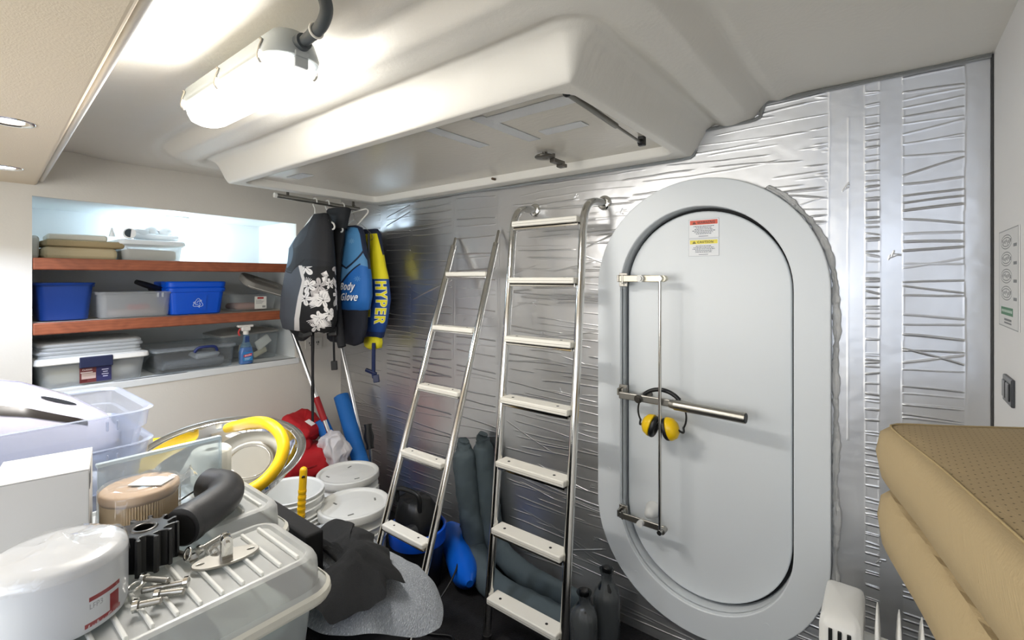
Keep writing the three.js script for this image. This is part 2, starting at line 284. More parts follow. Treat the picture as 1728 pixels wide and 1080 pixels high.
// ------------------------------------------------------------ deck hatch overhead
{
  const t = thing('deck_hatch', 'large cream deck hatch panel set in the moulded ceiling above the foil wall', 'hatch');
  obj('panel', bx(0.5, 2.292, 1.884, 1.9, 0.08, 0.826, 0.004), S(0xd9d4c8, 0.22, bump(ceilTex, 0.0006, 2)), t);
  const st = obj('tape_strip', rough(mv(new THREE.BoxGeometry(0.05, 0.002, 0.3, 10, 1, 60), 1.93, 1.8825, 0.6), 0.0012, 30, 1), M.tape, t);
  obj('tape_strip', rough(mv(new THREE.BoxGeometry(0.05, 0.002, 0.26, 10, 1, 60), 1.74, 1.8825, 0.63), 0.0012, 30, 4), M.tape, t);
  obj('tape_strip', rough(mv(new THREE.BoxGeometry(0.3, 0.002, 0.06, 60, 1, 10), 2.09, 1.8825, 0.7), 0.001, 26, 9), M.tape, t);
  obj('tape_strip', rough(mv(new THREE.BoxGeometry(0.16, 0.002, 0.05, 30, 1, 10), 2.08, 1.8825, 0.5), 0.001, 26, 6), M.tape, t);
  obj('tape_strip', rough(mv(new THREE.BoxGeometry(0.14, 0.002, 0.06, 30, 1, 10), 0.72, 1.8825, 0.66), 0.001, 26, 16), M.tape, t);
  const g = obj('gas_strut', [rod([2.27, 1.864, 0.775], [2.25, 1.864, 0.47], 0.0085), rod([2.25, 1.864, 0.47], [2.24, 1.862, 0.27], 0.0045)], M.darkSteel, t);
  obj('strut_end', [mv(new THREE.SphereGeometry(0.012, 14, 10), 2.271, 1.864, 0.785), bx(2.264, 2.28, 1.866, 1.886, 0.79, 0.81, 0.003)], M.black, g);
  obj('strut_end', [mv(new THREE.SphereGeometry(0.012, 14, 10), 2.24, 1.862, 0.262), bx(2.228, 2.252, 1.852, 1.886, 0.245, 0.262, 0.003)], M.black, g);
  const l = obj('latch', [mv(lathe([[0, 0.006], [0.018, 0.006], [0.036, 0.003], [0.04, -0.001], [0.037, -0.006], [0.02, -0.008], [0, -0.008]], 32), 1.865, 1.868, 0.29), mv(cyl(0.01, 0.03), 1.865, 1.874, 0.29)], M.darkSteel, t);
  obj('latch_arm', [bx(1.876, 1.9, 1.846, 1.862, 0.2, 0.275, 0.003), bx(1.872, 1.904, 1.838, 1.852, 0.19, 0.222, 0.003), rod([1.888, 1.858, 0.265], [1.888, 1.88, 0.265], 0.006)], M.darkSteel, l);
  obj('pin', mv(rot(cyl(0.006, 0.02, 12), Math.PI / 2), 1.443, 1.868, 0.1), S(0x5b4632, 0.5), t);
}

// ------------------------------------------------------------ watertight door
{
  const d = new THREE.Group(); d.name = 'door_1'; d.userData.kind = 'structure'; scene.add(d);
  const paint = M.paintGrey;
  obj('door_frame', [mv(extr(shape(stadium(0.404, 0.504, 1.36, DX), [stadium(0.303, 0.504, 1.36, DX).reverse()]), 0.022, 0.004, 3), 0, 0, 0.002),
    mv(extr(shape(stadium(0.332, 0.504, 1.36, DX), [stadium(0.303, 0.504, 1.36, DX).reverse()]), 0.075), 0, 0, -0.066)], paint, d);
  obj('gasket', mv(extr(shape(stadium(0.303, 0.504, 1.36, DX), [stadium(0.285, 0.504, 1.36, DX).reverse()]), 0.008), 0, 0, -0.06), S(0x141516, 0.7), d);
  obj('door_panel', [mv(extr(shape(stadium(0.292, 0.506, 1.358, DX)), 0.012, 0.006, 4), 0, 0, -0.042)], paint, d);
  // hinge and latch brackets with their arms
  const bolts = (y) => [-0.012, 0.012].map((k) => mv(rot(cyl(0.004, 0.006, 8), Math.PI / 2), 2.066, y + k - 0.012, 0.031));
  const bracket = (y) => obj('latch_bracket', [bx(2.048, 2.082, y - 0.032, y + 0.022, 0.02, 0.03, 0.002), bx(2.072, 2.08, y - 0.02, y + 0.014, 0.028, 0.062, 0.002), bx(2.054, 2.062, y - 0.014, y + 0.014, 0.028, 0.062, 0.002), ...bolts(y)], M.dullSteel, d);
  const a1 = obj('latch_arm', [bx(2.062, 2.248, 1.387, 1.412, 0.052, 0.06, 0.003), rod([2.245, 1.4, 0.05], [2.245, 1.4, 0.078], 0.011)], S(0xd9d2bf, 0.35, { metalness: 0.5 }), d);
  obj('pivot', [rod([2.155, 1.4, -0.03], [2.155, 1.4, 0.075], 0.014), rod([2.155, 1.4, 0.07], [2.155, 1.4, 0.082], 0.009)], S(0xe6e6e2, 0.4), a1);
  const a2 = obj('latch_arm', [bx(2.062, 2.245, 0.452, 0.476, 0.052, 0.06, 0.003), rod([2.243, 0.464, 0.05], [2.243, 0.464, 0.08], 0.011)], M.dullSteel, d);
  obj('pivot', [rod([2.155, 0.464, 0.05], [2.155, 0.464, 0.08], 0.012), mv(rot(lathe([[0, 0.06], [0.016, 0.06], [0.022, 0.04], [0.03, 0.01], [0.036, 0], [0, 0]], 24), Math.PI / 2), 2.17, 0.487, -0.03)], S(0xdfe0de, 0.45), a2);
  bracket(1.4); bracket(0.952); bracket(0.47);
  obj('connecting_rod', [rod([2.238, 1.41, 0.086], [2.238, 0.455, 0.086], 0.006), rod([2.238, 1.4, 0.076], [2.238, 1.4, 0.094], 0.009), rod([2.238, 0.464, 0.076], [2.238, 0.464, 0.094], 0.009)], M.steel, d);
  const lv = obj('lever_handle', [bx(2.066, 2.3, 0.928, 0.955, 0.06, 0.072, 0.004), rod([2.29, 0.94, 0.075], [2.53, 0.94, 0.095], 0.0185, 28), rod([2.27, 0.94, 0.068], [2.31, 0.94, 0.076], 0.015, 24, 0.0185)], M.dullSteel, d);
  obj('grip_end', rod([2.529, 0.94, 0.095], [2.532, 0.94, 0.0953], 0.0165, 28), M.black, lv);
  obj('pivot', [rod([2.15, 0.94, -0.03], [2.15, 0.94, 0.08], 0.016), rod([2.15, 0.94, 0.078], [2.15, 0.94, 0.088], 0.01)], M.darkSteel, lv);
  // two printed stickers
  const lines = (g, w, y0, n, step, s) => { g.fillStyle = '#5b6170'; for (let i = 0; i < n; i++) { const L = w * (0.5 + 0.25 * Math.sin(i * 2.3 + s) ** 2), x0 = (w - L) / 2; let x = x0; while (x < x0 + L) { const k = 8 + ((i * 37 + Math.round(x) * 13) % 23); g.fillRect(x, y0 + i * step, Math.min(k, x0 + L - x), step * 0.45); x += k + 5; } } };
  const sticker = (name, x0, x1, y0, y1, draw, label) => { const m = obj(name, mv(new THREE.PlaneGeometry(x1 - x0, y1 - y0), (x0 + x1) / 2, (y0 + y1) / 2, -0.0228), S(0xffffff, 0.45, { map: canvasTex(384, 256, draw) }), d); m.userData.label = label; };
  const head = (g, w, bg, fg, word) => { g.fillStyle = '#eef0f2'; g.fillRect(0, 0, w, 256); g.strokeStyle = '#9aa0a8'; g.lineWidth = 3; g.strokeRect(2, 2, w - 4, 252); g.fillStyle = bg; g.fillRect(18, 16, w - 36, 58); g.fillStyle = fg; g.beginPath(); g.moveTo(48, 66); g.lineTo(72, 26); g.lineTo(96, 66); g.fill(); g.fillStyle = bg; g.fillRect(70, 38, 4, 15); g.fillRect(70, 56, 4, 5); g.fillStyle = fg; g.font = 'bold 46px sans-serif'; g.fillText(word, 112, 62); };
  sticker('warning_sticker', 2.307, 2.416, 1.55, 1.621, (g, w) => { head(g, w, '#e0563a', '#3a1410', 'WARNING'); lines(g, w, 92, 6, 20, 1); g.fillRect(130, 226, 120, 7); }, 'orange warning sticker');
  sticker('caution_sticker', 2.307, 2.416, 1.483, 1.547, (g, w) => { head(g, w, '#f2e24a', '#3a3a10', 'CAUTION'); lines(g, w, 100, 5, 22, 3); g.fillRect(130, 226, 120, 7); }, 'yellow caution sticker');
  // frame bolts
  for (const [x, y] of [[2.0, 1.05], [2.0, 0.62], [2.71, 1.05], [2.71, 0.62], [2.12, 0.24], [2.58, 0.24]]) obj('bolt_cover', mv(rot(cyl(0.01, 0.004, 20), Math.PI / 2), x, y, 0.027), paint, d);
}
// wrinkled silver tape round the door frame's right flank and crown
{
  const path = []; for (let k = 0; k <= 8; k++) { const a = 1.0 * (1 - k / 8); path.push([DX + 0.414 * Math.cos(a), 1.36 + 0.414 * Math.sin(a), 0.004]); }
  for (let y = 1.25; y > 0.3; y -= 0.12) path.push([DX + 0.415 + 0.003 * Math.sin(y * 31), y, 0.004]);
  tag(obj('foil_tape', rough(tube(path, (u) => 0.0095 + 0.002 * Math.sin(u * 40), 260, 14, false, 0.2), 0.0045, 40, 3), M.tape), 'wrinkled silver foil tape running down beside the grey door frame', 'tape');
}
// ------------------------------------------------------------ lamps
{
  const t = thing('fluorescent_fixture', 'glowing fluorescent tube fixture with clear cover and grey housing under the ceiling', 'light fixture', [1.565, 1.9, 1.255]);
  const sh = (k) => rrect(0.60 - k, 0.125 - k, 0.055, 8).map(([x, z]) => [x, 0, z]);
  obj('housing', skin([sh(0).map(([x, , z]) => [x, 0.0, z]), sh(-0.004).map(([x, , z]) => [x, 0.012, z]), sh(0.012).map(([x, , z]) => [x, 0.045, z]), sh(0.05).map(([x, , z]) => [x, 0.066, z])]), S(0xaab2b6, 0.45), t);
  const glow = new THREE.MeshStandardMaterial({ color: 0xffffff, emissive: 0xfff8ee, emissiveIntensity: LIGHT.glow, roughness: 0.4 });
  obj('diffuser', skin([sh(0.012).map(([x, , z]) => [x, -0.001, z]), sh(0.02).map(([x, , z]) => [x, -0.024, z]), sh(0.036).map(([x, , z]) => [x, -0.04, z]), sh(0.07).map(([x, , z]) => [x, -0.048, z])], false), glow, t);
  obj('cover_rim', skin([sh(-0.002).map(([x, , z]) => [x, 0.001, z]), sh(-0.006).map(([x, , z]) => [x, -0.004, z]), sh(0.01).map(([x, , z]) => [x, -0.008, z])], false, false), M.frosted, t);
  for (const [x, z, s] of [[-0.24, 0.066, 1], [0.0, 0.066, 1], [0.24, 0.066, 1], [-0.24, -0.066, -1], [0.0, -0.066, -1], [0.24, -0.066, -1]]) obj('clip', tube([[x, -0.02, z - s * 0.004], [x, -0.008, z + s * 0.003], [x, 0.014, z], [x + 0.004, 0.03, z - s * 0.004], [x + 0.002, 0.034, z - s * 0.001]], 0.0032, 14, 6), M.dullSteel, t);
  obj('end_clip', [bx(0.286, 0.302, -0.026, 0.012, -0.016, 0.016, 0.003)], S(0xb9bfc2, 0.4), t);
  const c = obj('conduit', [rod([0.275, 0.028, 0], [0.312, 0.03, 0], 0.021, 24, 0.018), rod([0.312, 0.03, 0], [0.35, 0.034, 0], 0.0125, 20), tube([[0.345, 0.034, 0], [0.385, 0.042, 0.0], [0.41, 0.065, 0.004], [0.405, 0.098, 0.012], [0.38, 0.115, 0.02]], 0.0135, 24, 14)], S(0x4b5257, 0.5), t);
  obj('cable_tie', rot(mv(new THREE.TorusGeometry(0.0148, 0.003, 8, 24), 0, 0, 0), 0, Math.PI / 2).translate(0.362, 0.037, 0), M.whitePlastic, c);
}
const downlightMat = new THREE.MeshStandardMaterial({ color: 0xffffff, emissive: 0xdfeaff, emissiveIntensity: 3, roughness: 0.3 });
const dlPos = [[1.12, 1.642], [0.37, 1.588]];
let dl0;
dlPos.forEach(([x, z], i) => {
  const lab = ['round chrome downlight in the beige headliner, the larger of two nearer the lens', 'round chrome downlight in the beige headliner, the one nearer the shelf wall'][i];
  if (i) dup(dl0, [x, 1.806, z], 0, lab); else {
    dl0 = thing('downlight', lab, 'light fixture', [x, 1.806, z], 0, 'downlights in the beige headliner');
    obj('bezel', lathe([[0.036, 0.006], [0.046, 0.004], [0.05, 0], [0.046, -0.004], [0.038, -0.003], [0.036, 0.002]], 40), M.chrome, dl0);
    obj('lens', lathe([[0, -0.0015], [0.028, -0.001], [0.0365, 0.003]], 32), downlightMat, dl0);
  }
  const s = new THREE.SpotLight(0xdfeaff, LIGHT.spot, 0, 1.0, 0.6, 2); s.position.set(x, 1.795, z); s.target.position.set(x, 0, z); scene.add(s, s.target); s.castShadow = true;
});
const unseenPanelMat = new THREE.MeshStandardMaterial({ color: 0xffffff, emissive: 0xe8f0ff, emissiveIntensity: 1.5, roughness: 0.5 });  // glow of the two panels that stand out of view
const lp = thing('unseen_light_panel', 'flat white light panel out of view, lighting the door and foil wall', 'light fixture', [2.65, 1.806, 2.55], 0, 'unseen light panels behind the camera');
obj('frame', mv(rb(1.0, 0.016, 0.55, 0.004), 0, 0.002, 0), M.whitePlastic, lp); obj('diffuser', mv(rb(0.95, 0.004, 0.5, 0.001), 0, -0.007, 0), unseenPanelMat, lp);
dup(lp, [0.95, 1.806, 2.65], 0, 'second flat white light panel, added out of view as fill over the bench end');  // added fill, never in view
{
  const t = thing('puck_light', 'small bright puck light on the top of the shelf niche', 'light fixture', [-0.36, 1.757, 0.84]);
  obj('housing', mv(lathe([[0, 0], [0.062, 0], [0.062, -0.012], [0.05, -0.018], [0.044, -0.016]], 32), 0, 0, 0), M.whitePlastic, t);
  obj('lens', lathe([[0.046, -0.014], [0.036, -0.022], [0, -0.026]], 28), new THREE.MeshStandardMaterial({ color: 0xffffff, emissive: 0xdff2ff, emissiveIntensity: 5 }), t);
  const p = new THREE.PointLight(0xd5ecff, LIGHT.puck, 0, 2); p.position.set(-0.36, 1.71, 0.84); p.castShadow = true; p.shadow.radius = 2; scene.add(p);
}
// ------------------------------------------------------------ generic plastic bin: open tub with a rolled rim, base at y = 0
function tub(w, d, h, { taper = 0.86, r = 0.03, rim = 0.009, inner = false, lip = 0.012 } = {}) {
  const q = (y) => { const k = taper + (1 - taper) * y / h; return [w * k, d * k]; };
  const L = [[0.0, ...q(0).map((v) => v - 0.012), r], [0.004, ...q(0.004), r], [h * 0.5, ...q(h * 0.5), r], [h - lip, ...q(h - lip), r], [h - lip, w + rim, d + rim, r + 0.004], [h - 0.003, w + rim * 2, d + rim * 2, r + 0.006], [h, w + rim * 1.6, d + rim * 1.6, r + 0.004], [h, w - 0.004, d - 0.004, r]];
  if (inner) { L.push([h - 0.01, w - 0.008, d - 0.008, r]); L.push([0.006, q(0)[0] - 0.008, q(0)[1] - 0.008, r]); }
  return box(L, true, inner);
}
const woodTex = dataTex(512, 64, (x, y) => { const n = tileNoise(x, y * 2, 512, 3) * 0.5 + 0.5 * Math.sin(y * 0.5 + 3 * tileNoise(x, y, 512, 2)) * 0.3 + 0.12 * (rnd() - 0.5); return [0.60 + 0.14 * n, 0.34 + 0.09 * n, 0.23 + 0.06 * n]; }, true);
const woodMat = S(0xffffff, 0.45, { map: woodTex });
function shelf(y, label) {
  const t = thing('shelf_board', label, 'shelf', [0, y, 0.892]);
  obj('board', bx(-0.513, -0.03, -0.03, -0.002, -0.58, 0.58), S(0xcfc6b8, 0.6), t);
  const e = obj('edge_strip', bx(-0.03, 0.002, -0.053, 0, -0.582, 0.582, 0.006), woodMat, t);
  const P = e.geometry.attributes.position, U = e.geometry.attributes.uv; for (let i = 0; i < P.count; i++) U.setXY(i, P.getZ(i) / 0.6, (P.getY(i) + P.getX(i)) / 0.075);
}
shelf(1.491, 'mahogany-edged upper shelf board in the wall niche under the bright compartment');
shelf(1.205, 'mahogany-edged lower shelf board in the wall niche under the blue bins');

// upper compartment
{
  const cream = S(0xd9c9a4, 0.8, bump(fleeceTex, 0.0006, 6)), tan = S(0xb9a57e, 0.85, bump(fleeceTex, 0.0006, 6)), white = S(0xe7e2d4, 0.7);
  const cushion = (name, lab, m, x, y, z, w, h, d, a = 0) => { const t = tag(obj(name, rough(rb(d, h, w, h * 0.4, 6), 0.004, 9, z * 7), m), lab, 'box'); t.position.set(x, y + h / 2, z); t.rotation.y = a; return t; };
  cushion('flat_carton', 'cream flat carton at the bottom of the pile on the upper shelf', cream, -0.27, 1.4915, 1.29, 0.27, 0.058, 0.26);
  cushion('folded_cloth', 'tan folded cloth lying on the cream carton on the upper shelf', tan, -0.26, 1.552, 1.275, 0.29, 0.03, 0.25, 0.03);
  cushion('flat_box', 'pale flat box on top of the tan folded cloth', white, -0.3, 1.584, 1.29, 0.22, 0.03, 0.2, -0.05);
  cushion('spacer_block', 'grey-white narrow block at the end of the upper shelf pile', S(0xc9cac4, 0.7), -0.3, 1.4915, 1.447, 0.035, 0.11, 0.2);
  const t = thing('storage_bin', 'translucent white lidded bin on the upper shelf carrying white pipe fittings', 'bin', [-0.27, 1.4915, 1.005]);
  obj('body', tub(0.27, 0.27, 0.09, { taper: 0.93 }), M.haze, t);
  obj('contents', rough(mv(rb(0.22, 0.055, 0.22, 0.02, 4), 0, 0.033, 0), 0.004, 14), S(0xd3c39c, 0.8), t);
  obj('lid', box([[0.085, 0.294, 0.294, 0.035], [0.095, 0.296, 0.296, 0.035], [0.107, 0.288, 0.288, 0.035], [0.11, 0.27, 0.27, 0.03]]), S(0xe9eef0, 0.4), t);
  // pipe fittings on the lid
  const pvc = S(0xf0f2f2, 0.35), top = 1.603;
  const cup = (R, h) => [lathe([[R - 0.004, 0.004], [R - 0.004, h], [R, h], [R + 0.002, h - 0.006], [R + 0.002, h * 0.55], [R - 0.003, h * 0.5], [R - 0.004, 0.004]], 28)];
  const fit = (lab, pos, rx, rz, R, h) => { const o = tag(obj('pipe_fitting', cup(R, h), pvc), lab, 'pipe fitting', 'white pipe fittings on the bin lid'); o.position.set(...pos); o.rotation.set(rx, 0, rz); obj('inside', mv(new THREE.CircleGeometry(R - 0.004, 24).rotateX(-Math.PI / 2), 0, 0.01, 0), S(0x9fb0b6, 0.6), o); return o; };
  fit('white pipe coupling standing upright on the bin lid', [-0.24, top + 0.003, 1.035], 0, 0, 0.036, 0.055);
  fit('white pipe cap tilted on the bin lid between two others', [-0.23, top + 0.02, 0.98], 0.3, 0.5, 0.032, 0.05);
  fit('white pipe cap tilted at the far end of the bin lid', [-0.23, top + 0.02, 0.915], 0.35, 0.5, 0.032, 0.05);
  const e = tag(obj('pipe_elbow', tube([[-0.13, top + 0.028, 1.11], [-0.2, top + 0.026, 1.09], [-0.22, top + 0.022, 1.03], [-0.2, top + 0.018, 0.95], [-0.2, top + 0.017, 0.88]], (u) => u < 0.12 ? 0.027 : 0.017, 40, 20), pvc), 'white pipe elbow with an open dark socket lying on the bin lid', 'pipe fitting', 'white pipe fittings on the bin lid');
  obj('socket', [rot(mv(new THREE.CircleGeometry(0.021, 24), 0, 0, 0), 0, Math.PI / 2).translate(-0.1285, top + 0.028, 1.11)], S(0x39464e, 0.6), e);
  const c = tag(obj('nozzle_cone', mv(lathe([[0, 0.045], [0.004, 0.043], [0.014, 0], [0, 0]], 20), -0.2, 1.6145, 1.165), pvc), 'small white cone nozzle standing on the pile beside the pipe fittings', 'nozzle');
}
// middle compartment
{
  const Y0 = 1.2055;
  let t = thing('storage_tote', 'dark blue plastic tote at the end of the middle shelf', 'bin', [-0.19, Y0, 1.357]);
  obj('body', tub(0.24, 0.2, 0.175, { inner: true, taper: 0.84, rim: 0.008 }), S(0x123a86, 0.4), t);
  for (const s of [-1, 1]) obj('handle', bx(-0.03, 0.03, 0.155, 0.163, s * 0.112 - 0.006, s * 0.112 + 0.006, 0.003), S(0x123a86, 0.4), t);
  t = thing('storage_bin', 'clear open plastic bin between the dark blue tote and the recycling bin', 'bin', [-0.2, Y0, 1.095]);
  obj('body', tub(0.28, 0.3, 0.128, { taper: 0.93, rim: 0.007 }), M.frosted, t);
  obj('contents', rough(mv(rb(0.2, 0.03, 0.2, 0.012, 4), 0, 0.025, 0), 0.01, 16), S(0x99857c, 0.8), t);
  obj('contents', rough(mv(rb(0.05, 0.025, 0.1, 0.012, 4), 0.08, 0.05, -0.02), 0.008, 26), S(0xb3473a, 0.7), t);
  obj('rim_clip', [bx(0.138, 0.148, 0.098, 0.122, -0.11, -0.102, 0.002), bx(0.138, 0.148, 0.098, 0.122, -0.09, -0.082, 0.002)], M.haze, t);
  t = thing('recycling_bin', 'bright blue recycling bin with white recycling arrows on the middle shelf', 'bin', [-0.18, Y0, 0.825]);
  obj('body', box([[0, 0.2, 0.235, 0.03], [0.004, 0.21, 0.245, 0.03], [0.12, 0.236, 0.27, 0.032], [0.122, 0.25, 0.284, 0.036], [0.142, 0.254, 0.288, 0.036], [0.146, 0.244, 0.278, 0.034], [0.15, 0.252, 0.286, 0.036], [0.172, 0.258, 0.292, 0.038], [0.178, 0.25, 0.284, 0.034], [0.174, 0.236, 0.27, 0.03], [0.01, 0.205, 0.24, 0.03]]), M.blueBright, t);
  const arrows = canvasTex(256, 256, (g) => {
    g.fillStyle = '#0a57d6'; g.fillRect(0, 0, 256, 256); g.translate(128, 138); g.strokeStyle = '#e8f0ff'; g.lineWidth = 7; g.lineJoin = 'round';
    for (let k = 0; k < 3; k++) {
      g.save(); g.rotate(k * Math.PI * 2 / 3);
      g.beginPath(); g.moveTo(-46, -28); g.lineTo(-22, -70); g.quadraticCurveTo(0, -98, 22, -70); g.lineTo(36, -46); g.stroke();
      g.beginPath(); g.moveTo(-14, -8); g.lineTo(-18, -10); g.lineTo(0, -44); g.lineTo(8, -32); g.stroke();
      g.beginPath(); g.moveTo(52, -56); g.lineTo(48, -24); g.lineTo(16, -38); g.closePath(); g.stroke(); g.restore();
    }
  });
  const d = obj('recycling_mark', rot(new THREE.PlaneGeometry(0.08, 0.08), 0, Math.PI / 2, 0), S(0xffffff, 0.35, { map: arrows }), t); d.position.set(0.1165, 0.062, 0.0); d.rotation.z = -0.108;
  t = thing('scrub_brush', 'black long-handled brush leaning over behind the recycling bin rim', 'brush', [0, 0, 0]);
  obj('handle', tube([[-0.1, 1.383, 1.09], [-0.13, 1.362, 1.03], [-0.16, 1.345, 0.975]], (u) => 0.012 + 0.004 * Math.sin(u * 3), 16, 12), M.black, t);
  obj('head', rough(bx(-0.27, -0.15, 1.333, 1.356, 0.955, 1.0, 0.008), 0.001, 30), M.blackMatte, t);
  t = thing('storage_bin', 'small clear tub with a white price label on the middle shelf end', 'bin', [-0.22, Y0, 0.505]);
  obj('body', tub(0.22, 0.27, 0.098, { taper: 0.9, rim: 0.006 }), M.clear, t);
  obj('contents', rough(mv(rb(0.16, 0.035, 0.16, 0.016, 4), 0, 0.026, 0.02), 0.01, 18), S(0xa27c70, 0.8), t);
  const lab = canvasTex(128, 160, (g) => { g.fillStyle = '#eeeeea'; g.fillRect(0, 0, 128, 160); g.fillStyle = '#b3262b'; g.fillRect(30, 10, 68, 22); g.fillStyle = '#8a8e92'; for (let i = 0; i < 4; i++) g.fillRect(14, 46 + i * 14, 60 + (i * 29) % 40, 5); g.fillStyle = '#44484c'; for (let i = 0; i < 7; i++) g.fillRect(84 + i * 5, 120, 3, 26); });
  obj('price_label', mv(rot(new THREE.PlaneGeometry(0.07, 0.075), 0, Math.PI / 2), 0.111, 0.048, -0.03), M.paper.clone(), t).material.map = lab;
  t = thing('hatch_grating', 'grey oval-slotted cover plate tilted on the small clear tub', 'cover', [-0.12, 1.368, 0.44], 0);
  const pl = extr(shape(rrect(0.3, 0.15, 0.06, 8), [rrect(0.15, 0.04, 0.02, 6).reverse()]), 0.024, 0.008, 3); rot(pl, Math.PI / 2); rot(pl, 0, Math.PI / 2); rot(pl, -0.32, 0, -0.45);
  obj('plate', pl, S(0x85837d, 0.55), t);
  const rim2 = rot(rot(mv(rb(0.012, 0.004, 0.26, 0.002), 0.07, -0.02, 0), 0, 0, 0), -0.32, 0, -0.45); obj('edge_trim', rim2, M.whitePlastic, t);
}
// lower compartment
{
  const Y0 = 0.9055;
  let t = thing('storage_bin', 'clear bin with white lid, navy latch and printed label on the niche sill', 'bin', [-0.19, Y0, 1.262]);
  obj('body', tub(0.34, 0.385, 0.115, { taper: 0.93, rim: 0.006 }), M.frosted, t);
  obj('lid', box([[0.108, 0.372, 0.412, 0.03], [0.112, 0.376, 0.416, 0.03], [0.13, 0.37, 0.41, 0.03], [0.134, 0.33, 0.37, 0.03]]), S(0xeeeee9, 0.4), t);
  obj('latch', [bx(0.178, 0.192, 0.082, 0.132, -0.06, 0.06, 0.004)], S(0x232a4a, 0.45), t);
  const lab = canvasTex(320, 192, (g) => {
    g.fillStyle = '#6d3233'; g.fillRect(0, 0, 320, 192); g.fillStyle = '#30305f'; g.fillRect(165, 0, 155, 192); g.fillStyle = '#c9b3ac'; g.fillRect(20, 84, 140, 66); g.fillStyle = '#e8e0dc'; g.fillRect(10, 70, 120, 10); g.font = 'bold 26px sans-serif'; g.fillStyle = '#efe3df'; g.fillText('CLASSIC', 26, 54);
    g.fillStyle = '#5a1c1c'; g.fillRect(6, 152, 70, 30); g.fillStyle = '#d9d9ee'; g.font = '20px sans-serif'; for (let i = 0; i < 4; i++) g.fillRect(220 + (i % 2) * 12, 56 + i * 26, 70 - (i % 2) * 20, 9);
  });
  obj('printed_label', mv(rot(new THREE.PlaneGeometry(0.115, 0.078), 0, Math.PI / 2), 0.171, 0.05, 0.0), S(0xffffff, 0.5, { map: lab }), t);
  obj('contents', rough(mv(rb(0.26, 0.07, 0.2, 0.03, 4), 0, 0.045, 0.06), 0.008, 10), S(0xd0c5ac, 0.85), t);
  obj('contents', rough(mv(rb(0.2, 0.06, 0.11, 0.03, 4), 0.02, 0.042, -0.11), 0.008, 10), S(0xcfcac0, 0.85), t);
  for (let k = 0; k < 4; k++) {
    const o = thing('bin_lid', ['clear bin lid lying directly on the white lid, undermost of four', 'clear bin lid second from below in the stack of four', 'clear bin lid third from below in the stack of four', 'topmost clear bin lid in the stack of four under the lower shelf'][k], 'lid', [-0.2 + 0.004 * k, 1.0405 + k * 0.017, 1.265 + [0, 0.006, -0.004, 0.003][k]], 0, 'clear lids stacked in the niche');
    obj('lid', box([[0, 0.33 - k * 0.004, 0.375, 0.035], [0.008, 0.332 - k * 0.004, 0.377, 0.035], [0.015, 0.32 - k * 0.004, 0.365, 0.033], [0.0165, 0.28, 0.33, 0.03]], false, true), M.haze, o);
  }
  t = thing('storage_bin', 'clear plastic bin with a dark blue carry handle on the niche sill', 'bin', [-0.185, Y0, 0.843]);
  obj('body', tub(0.34, 0.38, 0.118, { taper: 0.94, rim: 0.005 }), M.clear, t);
  obj('lid', box([[0.114, 0.356, 0.396, 0.03], [0.126, 0.356, 0.396, 0.03], [0.132, 0.33, 0.37, 0.03], [0.13, 0.31, 0.35, 0.03]]), clearP(0xe6edf2, 0.18, 0.8), t);
  obj('carry_handle', tube([[0.183, 0.1, 0.02], [0.19, 0.121, 0.005], [0.192, 0.126, -0.03], [0.19, 0.122, -0.075], [0.183, 0.1, -0.09]], 0.0075, 30, 10), S(0x1f2f6b, 0.4), t);
  obj('contents', rough(mv(rb(0.26, 0.05, 0.3, 0.02, 6), 0, 0.035, 0), 0.018, 17), S(0x656a70, 0.7), t);
  obj('contents', rough(mv(rb(0.1, 0.03, 0.12, 0.012, 6), 0.08, 0.07, -0.06), 0.012, 27), S(0x9a9ea3, 0.6), t);
  // spray bottle
  t = thing('spray_bottle', 'blue window cleaner spray bottle with white trigger on the niche sill', 'bottle', [-0.03, Y0, 0.592]);
  obj('bottle', body([{ p: [0, 0, 0], w: 0.04, d: 0.066, e: 3 }, { p: [0, 0.008, 0], w: 0.05, d: 0.076, e: 3 }, { p: [0, 0.07, 0], w: 0.05, d: 0.074, e: 3 }, { p: [0, 0.1, 0], w: 0.046, d: 0.06, e: 2.6 }, { p: [0, 0.13, 0], w: 0.032, d: 0.034 }, { p: [0, 0.165, 0], w: 0.027, d: 0.027 }, { p: [0, 0.172, 0], w: 0.026, d: 0.026 }], 32), clearP(0xbfe0f5, 0.12, 0.85), t);
  obj('liquid', body([{ p: [0, 0.002, 0], w: 0.042, d: 0.068, e: 3 }, { p: [0, 0.07, 0], w: 0.046, d: 0.07, e: 3 }, { p: [0, 0.095, 0], w: 0.042, d: 0.058, e: 2.6 }], 32), S(0x1d6fb8, 0.3), t);
  const wl2 = canvasTex(128, 128, (g) => { g.fillStyle = '#2a86c8'; g.fillRect(0, 0, 128, 128); g.fillStyle = '#c9263c'; g.beginPath(); g.moveTo(8, 40); g.lineTo(120, 18); g.lineTo(120, 60); g.lineTo(8, 74); g.fill(); g.fillStyle = '#fff'; g.font = 'bold italic 26px sans-serif'; g.save(); g.rotate(-0.14); g.fillText('Windex', 10, 66); g.restore(); g.fillStyle = '#cfe6f5'; for (let i = 0; i < 3; i++) g.fillRect(20, 86 + i * 12, 84 - i * 12, 5); });
  obj('front_label', mv(rot(new THREE.PlaneGeometry(0.052, 0.05), 0, Math.PI / 2), 0.0262, 0.045, 0), S(0xffffff, 0.4, { map: wl2 }), t);
  obj('neck_label', mv(rot(new THREE.PlaneGeometry(0.024, 0.036), 0, Math.PI / 2), 0.0165, 0.143, 0), S(0x27447e, 0.4), t);
